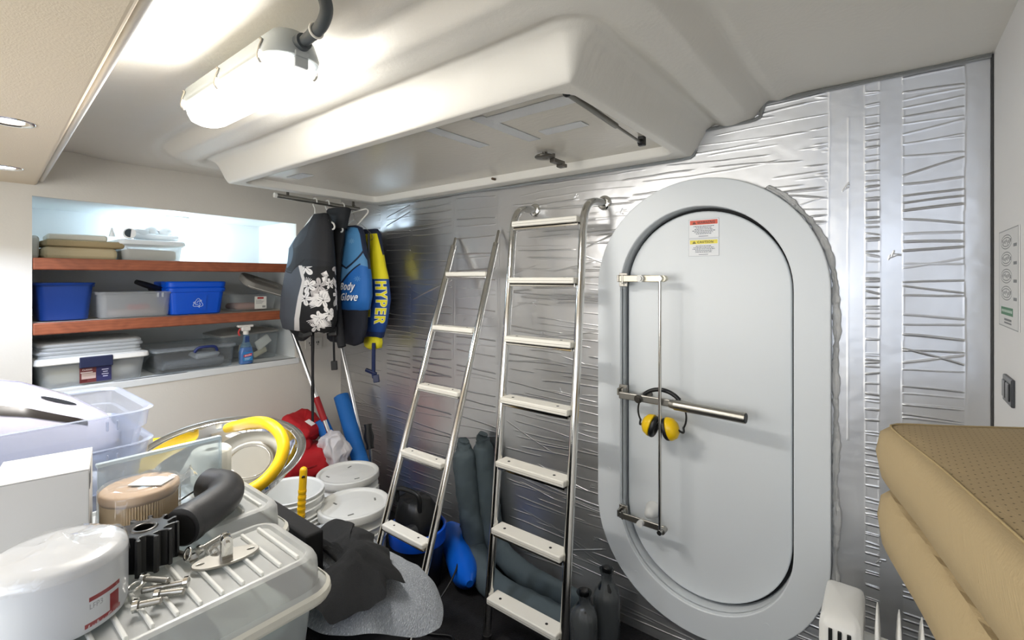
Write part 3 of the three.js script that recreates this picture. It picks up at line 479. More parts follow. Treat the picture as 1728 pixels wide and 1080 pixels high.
  const tr = obj('trigger_head', [mv(cyl(0.0155, 0.02, 20), 0, 0.18, 0), mv(rb(0.03, 0.026, 0.05, 0.008, 3), 0, 0.203, 0.002), mv(rb(0.026, 0.014, 0.086, 0.005, 3), 0, 0.219, 0.004)], M.whitePlastic, t);
  obj('trigger', tube([[0, 0.205, 0.032], [0, 0.185, 0.04], [0, 0.165, 0.034]], 0.005, 10, 8), S(0xc43a3a, 0.4), tr);
  t = thing('storage_bin', 'clear bin of white scraps behind the blue spray bottle', 'bin', [-0.27, Y0, 0.52]);
  obj('body', tub(0.3, 0.33, 0.155, { taper: 0.93, rim: 0.005 }), M.clear, t);
  obj('lid', rot(box([[0, 0.31, 0.34, 0.03], [0.01, 0.312, 0.342, 0.03], [0.03, 0.2, 0.22, 0.06]], true, true), 0.04).translate(0, 0.157, 0), clearP(0xb9bab6, 0.35, 0.55), t);
  obj('contents', rough(mv(rb(0.2, 0.05, 0.2, 0.02, 6), -0.02, 0.035, 0.02), 0.014, 16), S(0x4d4f4e, 0.8), t);
  obj('contents', rough(mv(rot(rb(0.012, 0.03, 0.09, 0.005, 4), 0.3, 0.3, 0), 0.12, 0.04, -0.06), 0.004, 26), S(0xd9d3b8, 0.7), t);
  obj('contents', rough(mv(rot(rb(0.02, 0.06, 0.1, 0.009, 6), 0.5, 0.2, 0), 0.11, 0.1, -0.08), 0.01, 26), S(0xe5e3da, 0.7), t);
  obj('contents', rough(mv(rot(rb(0.02, 0.05, 0.06, 0.009, 6), -0.2, 0.2, 0), 0.11, 0.07, 0.03), 0.006, 26), S(0xcfc9ad, 0.7), t);
}
// outlet on the wall under the vests
{
  const t = thing('wall_outlet', 'white double socket plate on the wall below the hanging vests', 'outlet', [0.0, 0.985, 0.194]);
  obj('plate', mv(rb(0.006, 0.07, 0.115, 0.003, 2), 0.003, 0, 0), S(0xd5d2ca, 0.5), t);
  for (const z of [-0.025, 0.025]) obj('socket', [mv(rb(0.003, 0.014, 0.005, 0.001), 0.0065, 0.004, z - 0.006), mv(rb(0.003, 0.012, 0.005, 0.001), 0.0065, 0.004, z + 0.006), mv(rot(cyl(0.003, 0.003, 10), 0, 0, Math.PI / 2), 0.0065, -0.01, z)], M.black, t);
}
// ------------------------------------------------------------ clothes rod and what hangs on it
{
  const t = thing('clothes_rod', 'short chrome clothes rod under the ceiling carrying the hanging vests', 'rod', [0.36, 1.83, 0]);
  obj('rod', [rod([0, 0.01, 0.6], [0, -0.007, 0.1], 0.0125, 20)], M.dullSteel, t);
  obj('end_cap', [rod([0, 0.0103, 0.612], [0, 0.01, 0.6], 0.0135, 20)], M.whitePlastic, t);
  obj('bracket', [rod([0, 0.008, 0.54], [0, 0.12, 0.54], 0.007), rod([0, -0.004, 0.14], [0, 0.12, 0.14], 0.007)], M.darkSteel, t);
}
const hangerPts = (w, drop) => [[0.022, 0.012, 0], [0.018, 0.03, 0], [0, 0.038, 0], [-0.018, 0.03, 0], [-0.02, 0.008, 0], [0, -0.022, 0], [0, -0.05, 0]];
function hanger(name, label, mat, z, { w = 0.2, drop = 0.085, yaw = 0, roll = 0, dx = 0, bar = true, r = 0.0046 } = {}) {
  const t = thing(name, label, 'hanger', [0.36 + dx, 1.83 - 0.006 + (z - 0.3) * 0.034 - 0.012, z], yaw, 'hangers on the rod');
  obj('hook', tube(hangerPts(), r * 0.9, 40, 8), mat, t);
  const arm = [[0, -0.05, 0], [w * 0.5, -0.05 - drop * 0.4, 0], [w * 0.95, -0.05 - drop * 0.9, 0], [w, -0.05 - drop * 1.08, 0], [w * 0.94, -0.05 - drop * 1.2, 0], [0, -0.05 - drop * 1.2, 0], [-w * 0.94, -0.05 - drop * 1.2, 0], [-w, -0.05 - drop * 1.08, 0], [-w * 0.95, -0.05 - drop * 0.9, 0], [-w * 0.5, -0.05 - drop * 0.4, 0]];
  const g = tube(arm, r, 120, 8, true, 0.1); g.translate(0, 0.05, 0); rot(g, 0, 0, roll); g.translate(0, -0.05, 0);
  obj('arms', g, mat, t); return t;
}
hanger('coat_hanger', 'white plastic hanger in the grey floral vest, nearest the free rod end', M.whitePlastic, 0.385, { w: 0.19, drop: 0.1, roll: 0.12 });
hanger('coat_hanger', 'white plastic hanger of the plain black suit', M.whitePlastic, 0.31, { w: 0.16 });
hanger('coat_hanger', 'white plastic hanger tipped up over the blue vest', M.whitePlastic, 0.215, { w: 0.2, drop: 0.1, roll: 0.62, yaw: 0.1 });
hanger('coat_hanger', 'thin wire hanger of the yellow and navy vest by the foil wall', M.dullSteel, 0.135, { w: 0.19, drop: 0.11, r: 0.0018 });

const cloth = (t, rough_ = 0.75) => S(0xffffff, rough_, { map: t, ...bump(fleeceTex, 0.0005, 10) });
// flowers: white palms and petals on black
function flora(g, x0, x1, y0, y1, n, s0) {
  let s = s0; const R = () => { s = (s * 16807) % 2147483647; return s / 2147483647; };
  g.save(); g.beginPath(); g.rect(x0, y0, x1 - x0, y1 - y0); g.clip(); g.fillStyle = '#121214'; g.fillRect(x0, y0, x1 - x0, y1 - y0);
  for (let k = 0; k < n; k++) {
    const x = x0 + R() * (x1 - x0), y = y0 + R() * (y1 - y0), a = R() * 6.3, big = 36 + R() * 40; g.save(); g.translate(x, y); g.rotate(a);
    g.fillStyle = R() < 0.75 ? '#e9e6e4' : '#b9b4b3';
    if (k % 3 === 1) { for (let p = 0; p < 5; p++) { g.rotate(1.26 + 0.3 * (R() - 0.5)); const q = big * (0.8 + 0.5 * R()); g.beginPath(); g.moveTo(0, 0); g.bezierCurveTo(q * 0.4, -q * 0.5, q * 1.1, -q * 0.4, q, 0); g.bezierCurveTo(q * 0.9, q * 0.25, q * 0.5, q * 0.3, 0, 0); g.fill(); g.strokeStyle = '#2a2a2c'; g.lineWidth = 2; g.beginPath(); g.moveTo(4, 0); g.lineTo(q * 0.7, -3); g.stroke(); } g.fillStyle = '#1a1a1c'; g.beginPath(); g.arc(0, 0, 6, 0, 7); g.fill(); }
    else for (let p = -4; p <= 4; p++) { g.save(); g.rotate(p * 0.2); g.beginPath(); g.moveTo(0, 0); g.lineTo(big, -2); g.lineTo(big * 0.98, 3); g.lineTo(0, 5); g.fill(); g.restore(); }
    g.restore();
  }
  g.restore();
}
{ // grey vest with floral panel
  const t = thing('life_vest', 'grey life vest with black and white floral panel, nearest on the rod', 'life vest', [0, 0, 0], 0, 'vests hanging on the rod');
  const tex = canvasTex(1024, 1024, (g) => {
    g.fillStyle = '#1b1d22'; g.fillRect(0, 0, 1024, 1024);
    flora(g, 0, 262, 430, 1024, 30, 5); flora(g, 860, 1024, 430, 1024, 16, 8); flora(g, 470, 560, 560, 1024, 14, 11);
    g.fillStyle = '#50555d'; g.beginPath(); g.moveTo(262, 400); g.lineTo(236, 520); g.lineTo(268, 1024); g.lineTo(474, 1024); g.lineTo(466, 420); g.closePath(); g.fill();
    g.fillStyle = '#d9d6d3'; g.beginPath(); g.moveTo(246, 420); g.lineTo(222, 540); g.lineTo(256, 1024); g.lineTo(276, 1024); g.lineTo(240, 540); g.lineTo(262, 420); g.fill();
    g.fillStyle = '#222327'; g.beginPath(); g.moveTo(120, 0); g.lineTo(470, 0); g.lineTo(500, 430); g.lineTo(300, 470); g.lineTo(230, 360); g.lineTo(0, 400); g.lineTo(0, 0); g.fill();
    g.fillStyle = '#566878'; g.beginPath(); g.ellipse(390, 310, 74, 130, 0.25, 0, 7); g.fill(); g.fillStyle = '#33383f'; g.beginPath(); g.ellipse(330, 160, 70, 120, 0.3, 0, 7); g.fill();
    g.strokeStyle = '#0c0c0e'; g.lineWidth = 10; g.beginPath(); g.moveTo(470, 440); g.lineTo(300, 480); g.lineTo(236, 370); g.stroke();
  });
  const sec = (y, w, d, x = 0.35, z = 0.415, a = 0.1, e = 2.6) => ({ p: [x, y, z], w, d, e, a });
  obj('shell', rough(body([sec(1.105, 0.360, 0.07, 0.3200), sec(1.112, 0.425, 0.115, 0.3325), sec(1.18, 0.449, 0.145, 0.3375), sec(1.3, 0.437, 0.15, 0.3435), sec(1.43, 0.393, 0.145, 0.3615), sec(1.5, 0.364, 0.135, 0.3740), sec(1.57, 0.340, 0.13, 0.3820), sec(1.62, 0.292, 0.115, 0.4040), sec(1.665, 0.230, 0.1, 0.4300), sec(1.715, 0.140, 0.085, 0.4650), sec(1.75, 0.090, 0.06, 0.4750)], 72), 0.007, 11, 2), cloth(tex), t);
  obj('hem', rough(body([sec(1.045, 0.05, 0.02, 0.25, 0.41), sec(1.075, 0.15, 0.035, 0.27), sec(1.11, 0.24, 0.06, 0.29), sec(1.13, 0.3, 0.09, 0.31)], 32), 0.008, 26, 4), S(0x17181b, 0.85), t);
  obj('strap', rough(mv(new THREE.BoxGeometry(0.026, 0.5, 0.003, 4, 50, 1), 0.435, 0.87, 0.44), 0.006, 5, 2), M.strap, t);
  obj('buckle', [rot(rb(0.06, 0.024, 0.012, 0.004), 0, 0.5, 0.3).translate(0.42, 1.095, 0.46), rot(rb(0.04, 0.03, 0.012, 0.004), 0, 0.5, -0.3).translate(0.37, 1.09, 0.465)], M.black, t);
}
{ // black suit
  const t = thing('wetsuit_top', 'plain black neoprene suit top with upright collar, second on the rod', 'wetsuit', [0, 0, 0], 0, 'vests hanging on the rod');
  const sec = (y, w, d, x = 0.4, z = 0.3, a = 0, e = 2.3) => ({ p: [x, y, z], w, d, e, a });
  obj('shell', rough(body([sec(1.14, 0.24, 0.05, 0.34), sec(1.25, 0.27, 0.07, 0.335), sec(1.4, 0.28, 0.07, 0.33), sec(1.52, 0.28, 0.07, 0.34), sec(1.61, 0.26, 0.07, 0.37), sec(1.67, 0.22, 0.07, 0.4), sec(1.71, 0.18, 0.07, 0.43)], 48), 0.006, 12, 3), S(0x17191c, 0.8, bump(grainTex, 0.0004, 8)), t);
  obj('collar', rough(body([sec(1.68, 0.15, 0.075, 0.45), sec(1.74, 0.17, 0.085, 0.455), sec(1.785, 0.19, 0.09, 0.465), sec(1.795, 0.17, 0.07, 0.465)], 40), 0.004, 18, 7), S(0x202327, 0.8, bump(grainTex, 0.0004, 8)), t);
  obj('sleeve', rough(tube([[0.43, 1.4, 0.305], [0.455, 1.25, 0.31], [0.49, 1.12, 0.315], [0.52, 1.02, 0.315]], (u) => 0.03 - 0.008 * u, 30, 16), 0.004, 20, 5), S(0x1a1b1f, 0.8), t);
  obj('strap', tube([[0.49, 1.15, 0.345], [0.495, 1.05, 0.35], [0.5, 0.93, 0.35]], 0.006, 20, 8), M.strap, t);
  obj('buckle', rot(rb(0.035, 0.05, 0.014, 0.004), 0, 0.5, 0.1).translate(0.5, 0.92, 0.35), M.black, t);
  obj('buckle', rot(rb(0.05, 0.05, 0.014, 0.004), 0, 0.5, 0.1).translate(0.5, 1.11, 0.36), M.black, t);
}
{ // blue vest
  const t = thing('life_vest', 'blue life vest with white lettering between the black suit and yellow vest', 'life vest', [0, 0, 0], 0, 'vests hanging on the rod');
  const tex = canvasTex(1024, 1024, (g) => {
    g.fillStyle = '#16233f'; g.fillRect(0, 0, 1024, 1024);
    g.fillStyle = '#4a86b8'; g.beginPath(); g.moveTo(250, 30); g.lineTo(60, 90); g.lineTo(40, 330); g.lineTo(200, 500); g.lineTo(330, 330); g.closePath(); g.fill();
    g.fillStyle = '#5990bf'; g.beginPath(); g.moveTo(40, 350); g.lineTo(196, 520); g.lineTo(330, 400); g.lineTo(360, 1000); g.lineTo(300, 1024); g.lineTo(0, 1024); g.lineTo(0, 430); g.fill();
    g.fillStyle = '#1f67b4'; g.beginPath(); g.moveTo(90, 480); g.quadraticCurveTo(250, 560, 290, 1000); g.lineTo(0, 1024); g.lineTo(0, 500); g.fill(); g.fillRect(900, 520, 124, 504);
    g.strokeStyle = '#101a33'; g.lineWidth = 12; g.beginPath(); g.moveTo(30, 340); g.lineTo(200, 510); g.lineTo(340, 360); g.stroke(); g.beginPath(); g.moveTo(80, 470); g.quadraticCurveTo(260, 560, 300, 1010); g.stroke();
    g.fillStyle = 'rgba(190,215,235,0.5)'; for (const [x, y] of [[150, 230], [120, 620]]) for (let k = 0; k < 8; k++) { g.save(); g.translate(x, y); g.rotate(k * 0.785); g.fillRect(-2, 6, 4, 22); g.restore(); }
    g.fillStyle = '#eef4fa'; g.font = 'italic bold 74px sans-serif'; g.save(); g.translate(70, 800); g.rotate(0.06); g.scale(-1, 1); g.restore();
  });
  const sec = (y, w, d, x = 0.38, z = 0.215, a = 0, e = 2.5) => ({ p: [x, y, z], w, d, e, a });
  obj('shell', rough(body([sec(1.215, 0.36, 0.06, 0.39), sec(1.225, 0.44, 0.095, 0.4), sec(1.3, 0.47, 0.115, 0.4), sec(1.4, 0.47, 0.12, 0.395), sec(1.5, 0.44, 0.11, 0.39), sec(1.58, 0.4, 0.1, 0.39), sec(1.65, 0.37, 0.09, 0.39), sec(1.69, 0.32, 0.075, 0.39), sec(1.705, 0.24, 0.05, 0.39)], 72), 0.004, 11, 8), cloth(tex, 0.6), t);
  obj('lining', rough(body([sec(1.02, 0.28, 0.03, 0.38), sec(1.035, 0.36, 0.05, 0.39), sec(1.12, 0.4, 0.07, 0.4), sec(1.24, 0.42, 0.08, 0.4)], 40), 0.008, 14, 8), S(0x161a26, 0.85), t);
  obj('zip_edge', tube([[0.6, 1.24, 0.2], [0.612, 1.36, 0.19], [0.585, 1.5, 0.185], [0.575, 1.66, 0.18]], 0.007, 30, 8), S(0x10151f, 0.6), t);
  // lettering: a printed patch that follows the front of the shell
  const word = canvasTex(512, 320, (g) => { g.clearRect(0, 0, 512, 320); g.fillStyle = '#f2f6fb'; g.font = 'italic bold 150px sans-serif'; g.save(); g.transform(1, 0, -0.1, 1, 0, 0); g.fillText('Body', 40, 132); g.fillText('Glove', 70, 290); g.restore(); });
  const pm = S(0xffffff, 0.6, { map: word, transparent: true, alphaTest: 0.5 });
  const patch = field(0, 1, 0, 1, 14, 6, (u, v) => { const x = 0.435 + u * 0.175, c = (x - 0.4) / 0.235, z = 0.215 + 0.0605 * (1 - Math.abs(Math.min(c, 0.99)) ** 2.5) ** 0.4 + 0.008; return [x, 1.265 + v * 0.12, z]; }, (u, v) => [u, v]);
  obj('lettering', patch, pm, t);
}
{ // yellow and navy vest
  const t = thing('life_vest', 'yellow and navy life vest with vertical block lettering beside the foil wall', 'life vest', [0, 0, 0], 0, 'vests hanging on the rod');
  const tex = canvasTex(1024, 1024, (g) => {
    g.fillStyle = '#1a2540'; g.fillRect(0, 0, 1024, 1024);
    g.fillStyle = '#e9dc12'; g.beginPath(); g.moveTo(60, 60); g.lineTo(190, 60); g.lineTo(250, 300); g.lineTo(250, 480); g.lineTo(-10, 470); g.lineTo(-10, 300); g.fill(); g.fillRect(930, 250, 100, 230);
    g.strokeStyle = '#f4f2d0'; g.lineWidth = 8; g.beginPath(); g.moveTo(190, 60); g.lineTo(250, 300); g.lineTo(180, 400); g.stroke();
    g.fillStyle = '#16458c'; g.fillRect(0, 470, 300, 554); g.fillRect(900, 470, 124, 554);
    g.fillStyle = '#0f2a5e'; g.fillRect(0, 940, 300, 84); g.fillRect(900, 940, 124, 84);
    const vert = (word, x, y, size, stretch) => { g.save(); g.translate(x, y); g.rotate(Math.PI / 2); g.scale(stretch, -1); g.font = 'bold ' + size + 'px sans-serif'; g.lineWidth = 10; g.strokeStyle = '#f0eccc'; g.strokeText(word, 0, 0); g.fillStyle = '#e9dc12'; g.fillText(word, 0, 0); g.restore(); };
    vert('HYPER', 130, 480, 150, 0.82); vert('LITE', 262, 480, 130, 1.25);
  });
  const sec = (y, w, d, x = 0.415, z = 0.105, a = 0, e = 2.4) => ({ p: [x, y, z], w, d, e, a });
  obj('shell', rough(body([sec(1.05, 0.36, 0.05, 0.4), sec(1.06, 0.4, 0.08, 0.4), sec(1.15, 0.45, 0.1, 0.41), sec(1.28, 0.48, 0.105, 0.42), sec(1.4, 0.46, 0.1, 0.415), sec(1.47, 0.42, 0.095, 0.41), sec(1.58, 0.38, 0.085, 0.405), sec(1.66, 0.35, 0.075, 0.405), sec(1.69, 0.3, 0.06, 0.4)], 72), 0.004, 12, 13), cloth(tex, 0.6), t);
  obj('hem_flap', rough(body([sec(0.985, 0.06, 0.03, 0.52, 0.12), sec(1.0, 0.15, 0.05, 0.53, 0.12), sec(1.03, 0.16, 0.06, 0.53, 0.12), sec(1.06, 0.14, 0.06, 0.52, 0.11)], 28), 0.004, 20, 2), S(0xcfc51a, 0.7), t);
  obj('strap', [tube([[0.58, 1.03, 0.15], [0.585, 0.95, 0.155], [0.585, 0.86, 0.155], [0.59, 0.83, 0.155]], 0.011, 24, 8)], M.navyStrap, t);
  obj('buckle', [rot(rb(0.07, 0.02, 0.016, 0.005), 0, 0.6, -0.5).translate(0.575, 0.865, 0.165), rot(rb(0.035, 0.045, 0.016, 0.005), 0, 0.6, 0.2).translate(0.61, 0.83, 0.155)], S(0x16234a, 0.4), t);
}
// ------------------------------------------------------------ ladders leaning on the foil wall
const lerp3 = (a, b, t) => a.map((v, i) => v + (b[i] - v) * t);
const atY = (a, b, y) => lerp3(a, b, (y - a[1]) / (b[1] - a[1]));
{
  const L0 = [1.588, 1.655, 0.13], L1 = [1.688, 0.0, 0.43], R0 = [1.944, 1.655, 0.13], R1 = [2.03, 0.0, 0.43];
  const t = thing('boarding_ladder', 'wide stainless boarding ladder with curved top hooks and seven white treads', 'ladder');
  for (const [a, b, hook] of [[L0, L1, 0], [R0, R1, 1]]) {
    const rail = obj('rail', tube([b, atY(a, b, 0.4), atY(a, b, 0.9), atY(a, b, 1.4), atY(a, b, 1.62), [a[0] + 0.004, 1.69, 0.11], [a[0] + 0.012, 1.712, 0.075], [a[0] + 0.02, 1.716, 0.04], [a[0] + 0.024, 1.716, 0.006]], 0.0165, 120, 20, false, 0.5), M.steel, t);
    obj('mounting_flange', rot(lathe([[0, 0.012], [0.02, 0.012], [0.03, 0.006], [0.031, 0], [0, 0]], 28), Math.PI / 2).translate(a[0] + 0.024, 1.716, 0.001), M.steel, rail);
    obj('rubber_foot', rod(b, atY(a, b, 0.03), 0.019, 18), M.black, rail);
  }
  for (let k = 0; k < 7; k++) {
    const y = 1.642 - k * 0.2455, l = atY(L0, L1, y), r = atY(R0, R1, y), cx = (l[0] + r[0]) / 2, w = r[0] - l[0] - 0.03;
    const s = obj('step_bar', [bx(cx - w / 2, cx + w / 2, y - 0.024, y - 0.016, l[2] - 0.02, l[2] + 0.022, 0.002), bx(cx - w / 2, cx + w / 2, y - 0.03, y - 0.016, l[2] + 0.014, l[2] + 0.022, 0.002)], M.steel, t);
    obj('screw', mv(new THREE.SphereGeometry(0.005, 10, 8), cx - w * 0.34, y - 0.026, l[2] + 0.004), M.steel, s);
    obj('screw', mv(new THREE.SphereGeometry(0.005, 10, 8), cx + w * 0.28, y - 0.026, l[2] + 0.004), M.steel, s);
    const tr = obj('tread', bx(cx - w / 2 - 0.002, cx + w / 2 + 0.002, y - 0.016, y + 0.008, l[2] - 0.034, l[2] + 0.034, 0.005), M.tread, t);
    for (const f of [-0.36, 0.32]) obj('screw_hole', mv(cyl(0.0055, 0.001, 14), cx + w * f, y + 0.0083, l[2] + 0.004), M.black, tr);
    obj('groove', [bx(cx - w / 2 + 0.004, cx + w / 2 - 0.004, y - 0.006, y - 0.004, l[2] + 0.0335, l[2] + 0.0348)], S(0xb9b6ac, 0.7), tr);
  }
}
{
  const L0 = [1.107, 1.61, 0.016], L1 = [1.338, 0.0, 0.788], R0 = [1.404, 1.63, 0.016], R1 = [1.6, 0.0, 0.776];
  const t = thing('boarding_ladder', 'narrow stainless ladder with open pronged ends leaning left of the wide one', 'ladder');
  for (const [a, b] of [[L0, L1], [R0, R1]]) {
    const rail = obj('rail', rod(b, atY(a, b, 1.57), 0.0145, 20), M.steel, t);
    obj('prong', [rod(atY(a, b, 1.57), atY(a, b, 1.55), 0.0145, 20), rod(atY(a, b, 1.57), a, 0.0075, 14), mv(new THREE.SphereGeometry(0.0078, 12, 8), ...a)], M.dullSteel, rail);
    obj('rubber_foot', rod(b, atY(a, b, 0.03), 0.017, 18), M.black, rail);
  }
  for (let k = 0; k < 5; k++) {
    const y = 1.424 - k * 0.256, l = atY(L0, L1, y), r = atY(R0, R1, y), cx = (l[0] + r[0]) / 2, w = Math.abs(r[0] - l[0]) - 0.027;
    obj('step_bar', bx(cx - w / 2, cx + w / 2, y - 0.022, y - 0.013, l[2] - 0.018, l[2] + 0.02, 0.003), M.steel, t);
    const tr = obj('tread', bx(cx - w / 2 - 0.001, cx + w / 2 + 0.001, y - 0.013, y + 0.009, l[2] - 0.025, l[2] + 0.025, 0.006), M.tread, t);
    for (const f of [-0.3, 0.3]) obj('screw_hole', mv(cyl(0.004, 0.001, 12), cx + w * f, y + 0.0093, l[2]), M.black, tr);
  }
}
// ------------------------------------------------------------ ear defenders on the door lever
{
  const t = thing('ear_defenders', 'yellow ear defenders with black headband hanging on the door lever', 'ear defenders', [2.232, 0, 0.055]);
  const band = [];
  for (let i = 0; i <= 20; i++) { const a = -0.5 + (Math.PI + 1.0) * i / 20; band.push([0.092 * Math.cos(a), 0.895 + 0.088 * Math.sin(a), 0.0]); }
  const g = tube(band.map(([x, y, z]) => [x * (y < 0.895 ? 0.97 : 1), y, z]), 1, 70, 8); // flat band
  const P = g.attributes.position;
  obj('headband', tube(band, (u) => 0.0035, 70, 8), M.black, t);
  obj('pad', tube(band.slice(6, 15), 0.008, 40, 10), M.black, t);
  for (const s of [-1, 1]) {
    const c = obj('ear_cup', rot(lathe([[0, 0.036], [0.018, 0.034], [0.033, 0.022], [0.039, 0.004], [0.039, -0.002], [0, -0.002]], 32).scale(0.85, 1, 1.1), 0, 0, 0), S(0xf0c60a, 0.3), t);
    rot(c.geometry, 0, Math.PI / 2, 0); rot(c.geometry, 0, 0, -s * (Math.PI / 2 - 0.28)); c.geometry.translate(s * 0.033, 0.846, 0.012);
    const q = obj('cushion', rot(rot(new THREE.TorusGeometry(0.027, 0.011, 14, 32).scale(0.9, 1.1, 1), 0, Math.PI / 2, 0), 0, 0, s * 0.28).translate(s * 0.024, 0.843, 0.012), M.black, c);
    obj('yoke', tube([[s * 0.082, 0.86, 0], [s * 0.083, 0.84, 0.004], [s * 0.066, 0.848, 0.012]], 0.004, 12, 8), M.black, t);
  }
}
// ------------------------------------------------------------ right wall: instruction sheet and switch plate
{
  const t = thing('instruction_sheet', 'white printed instruction sheet with line drawings on the grey side wall', 'sign', [3.1185, 1.4, 0.215]);
  const tex = canvasTex(320, 400, (g) => {
    g.fillStyle = '#e3e3e2'; g.fillRect(0, 0, 320, 400); g.strokeStyle = '#8b8d8f'; g.lineWidth = 3; g.strokeRect(2, 2, 316, 396);
    for (let k = 0; k < 4; k++) { const y = 50 + k * 70; g.strokeStyle = '#6f7274'; g.lineWidth = 3; g.beginPath(); g.ellipse(130, y, 90, 28, 0, 0, 7); g.stroke(); g.beginPath(); g.ellipse(130, y, 70, 18, 0, 0, 7); g.stroke(); for (let i = 0; i < 9; i++) { g.fillStyle = i % 2 ? '#8d9092' : '#5f6264'; g.fillRect(56 + i * 18, y - 12 + ((i * 7 + k * 3) % 9), 10, 10 + (i * 5) % 9); } g.fillStyle = '#7b7e80'; g.fillRect(246, y + 14, 52, 12); }
    g.fillStyle = '#3f7a55'; g.fillRect(40, 318, 200, 32); g.fillStyle = '#cfe0d5'; for (let i = 0; i < 9; i++) g.fillRect(52 + i * 20, 328, 13, 11);
    g.fillStyle = '#77797b'; g.fillRect(96, 364, 120, 9); g.fillRect(96, 378, 120, 7);
  });
  obj('sheet', rot(rb(0.23, 0.232, 0.002, 0.0008), 0, Math.PI / 2), S(0xe6e6e5, 0.6), t);
  obj('print', rot(new THREE.PlaneGeometry(0.228, 0.23), 0, -Math.PI / 2).translate(-0.0013, 0, 0), S(0xffffff, 0.6, { map: tex }), t);
  const s = thing('switch_plate', 'dark grey switch plate on the side wall below the instruction sheet', 'switch', [3.117, 1.142, 0.228]);
  obj('plate', rot(rb(0.1, 0.062, 0.008, 0.003), 0, Math.PI / 2), S(0x3a3c40, 0.4), s);
  obj('rocker', [mv(rb(0.004, 0.04, 0.034, 0.002), -0.005, 0, -0.022), mv(rb(0.004, 0.04, 0.034, 0.002), -0.005, 0, 0.022)], S(0x2a2c30, 0.35), s);
}
// ------------------------------------------------------------ star-shaped pad: outline [[x, z]], rounded edge, noise on top
function pad(outline, y0, th, { inset = 0.02, amp = 0.004, sc = 9, n = 90, crown = 0.01, s = 0, tilt } = {}) {
  const c = new THREE.CatmullRomCurve3(outline.map(([x, z]) => V(x, 0, z)), true, 'catmullrom', 0.3), pts = c.getSpacedPoints(n).slice(0, n);
  const cx = pts.reduce((a, p) => a + p.x, 0) / n, cz = pts.reduce((a, p) => a + p.z, 0) / n;
  const R = Math.min(...pts.map((p) => Math.hypot(p.x - cx, p.z - cz)));
  const ring = (k, y) => pts.map((p) => { const x = cx + (p.x - cx) * k, z = cz + (p.z - cz) * k; return [x, y0 + y + (tilt ? tilt(x, z) : 0) + (y > th * 0.4 ? amp * (N3(x * sc + s, z * sc, s) + 0.5 * N3(x * sc * 2.6, z * sc * 2.6, s + 3)) : 0), z]; });
  const e = inset / R, L = [ring(1 - e * 1.4, 0), ring(1 - e * 0.3, th * 0.15), ring(1, th * 0.5), ring(1 - e * 0.3, th * 0.85), ring(1 - e, th)];
  for (let k = 1; k <= 14; k++) L.push(ring((1 - e) * (1 - k / 14) + 0.004, th + crown * (1 - (1 - k / 14) ** 2)));
  const g = skin(L, true, true, 0); const Q = g.attributes.position, U = g.attributes.uv; for (let i = 0; i < Q.count; i++) U.setXY(i, Q.getX(i), Q.getZ(i) + Q.getY(i)); return toCreasedNormals(g, 1.0);
}
// ------------------------------------------------------------ berth cushions
{
  const out = (k) => [[2.886, 0.778], [2.97, 0.72], [3.09, 0.64], [3.22, 0.56], [3.6, 0.56], [3.7, 0.8], [3.7, 1.5], [3.6, 1.9], [3.25, 1.9], [3.13, 1.75], [3.05, 1.5], [2.987, 1.234], [2.93, 0.98]].map(([x, z]) => [x + k - 0.012, z - 0.01]);
  const suede = S(0xac9873, 0.9, { ...bump(suedeTex, 0.0006, 6) });
  const a = thing('berth_cushion', 'plain tan suede berth cushion beneath the perforated one', 'cushion', [0, 0, 0], 0, 'stacked berth cushions');
  obj('cover', pad(out(0.01), 0.9455, 0.1, { inset: 0.013, amp: 0.004, n: 140, crown: 0.004, s: 4 }), suede, a);
  const b = thing('berth_cushion', 'tan suede berth cushion with perforated top panel, uppermost of two', 'cushion', [0, 0, 0], 0, 'stacked berth cushions');
  obj('cover', pad(out(0.008), 1.0555, 0.1, { inset: 0.016, amp: 0.0012, n: 140, crown: 0.0, s: 9 }), suede, b);
  const dots = dataTex(64, 64, (x, y) => { const d = Math.min(Math.hypot(x - 16, y - 16), Math.hypot(x - 48, y - 48)); const k = sm(2.5, 6, d), n = 0.03 * (rnd() - 0.5); return [0.66 * k + 0.34 * (1 - k) + n, 0.58 * k + 0.29 * (1 - k) + n, 0.44 * k + 0.2 * (1 - k) + n]; }, true);
  dots.repeat.set(1 / 0.0145, 1 / 0.0145);
  const o2 = [[2.90, 0.80], [2.975, 0.745], [3.09, 0.67], [3.22, 0.585], [3.58, 0.585], [3.67, 0.8], [3.67, 1.5], [3.58, 1.86], [3.27, 1.86], [3.155, 1.74], [3.075, 1.5], [3.012, 1.234], [2.952, 0.99]].map(([x, z]) => [x + 0.002, z - 0.01]);
  obj('perforated_panel', pad(o2, 1.1508, 0.006, { inset: 0.006, amp: 0.0012, n: 140, crown: 0.012, s: 9 }), S(0xffffff, 0.9, { map: dots, ...bump(suedeTex, 0.0005, 6) }), b);
  obj('seam_piping', tube(o2.map(([x, z]) => [x, 1.156, z]), 0.0015, 200, 6, true, 0.3), S(0xa8946c, 0.9), b);
}
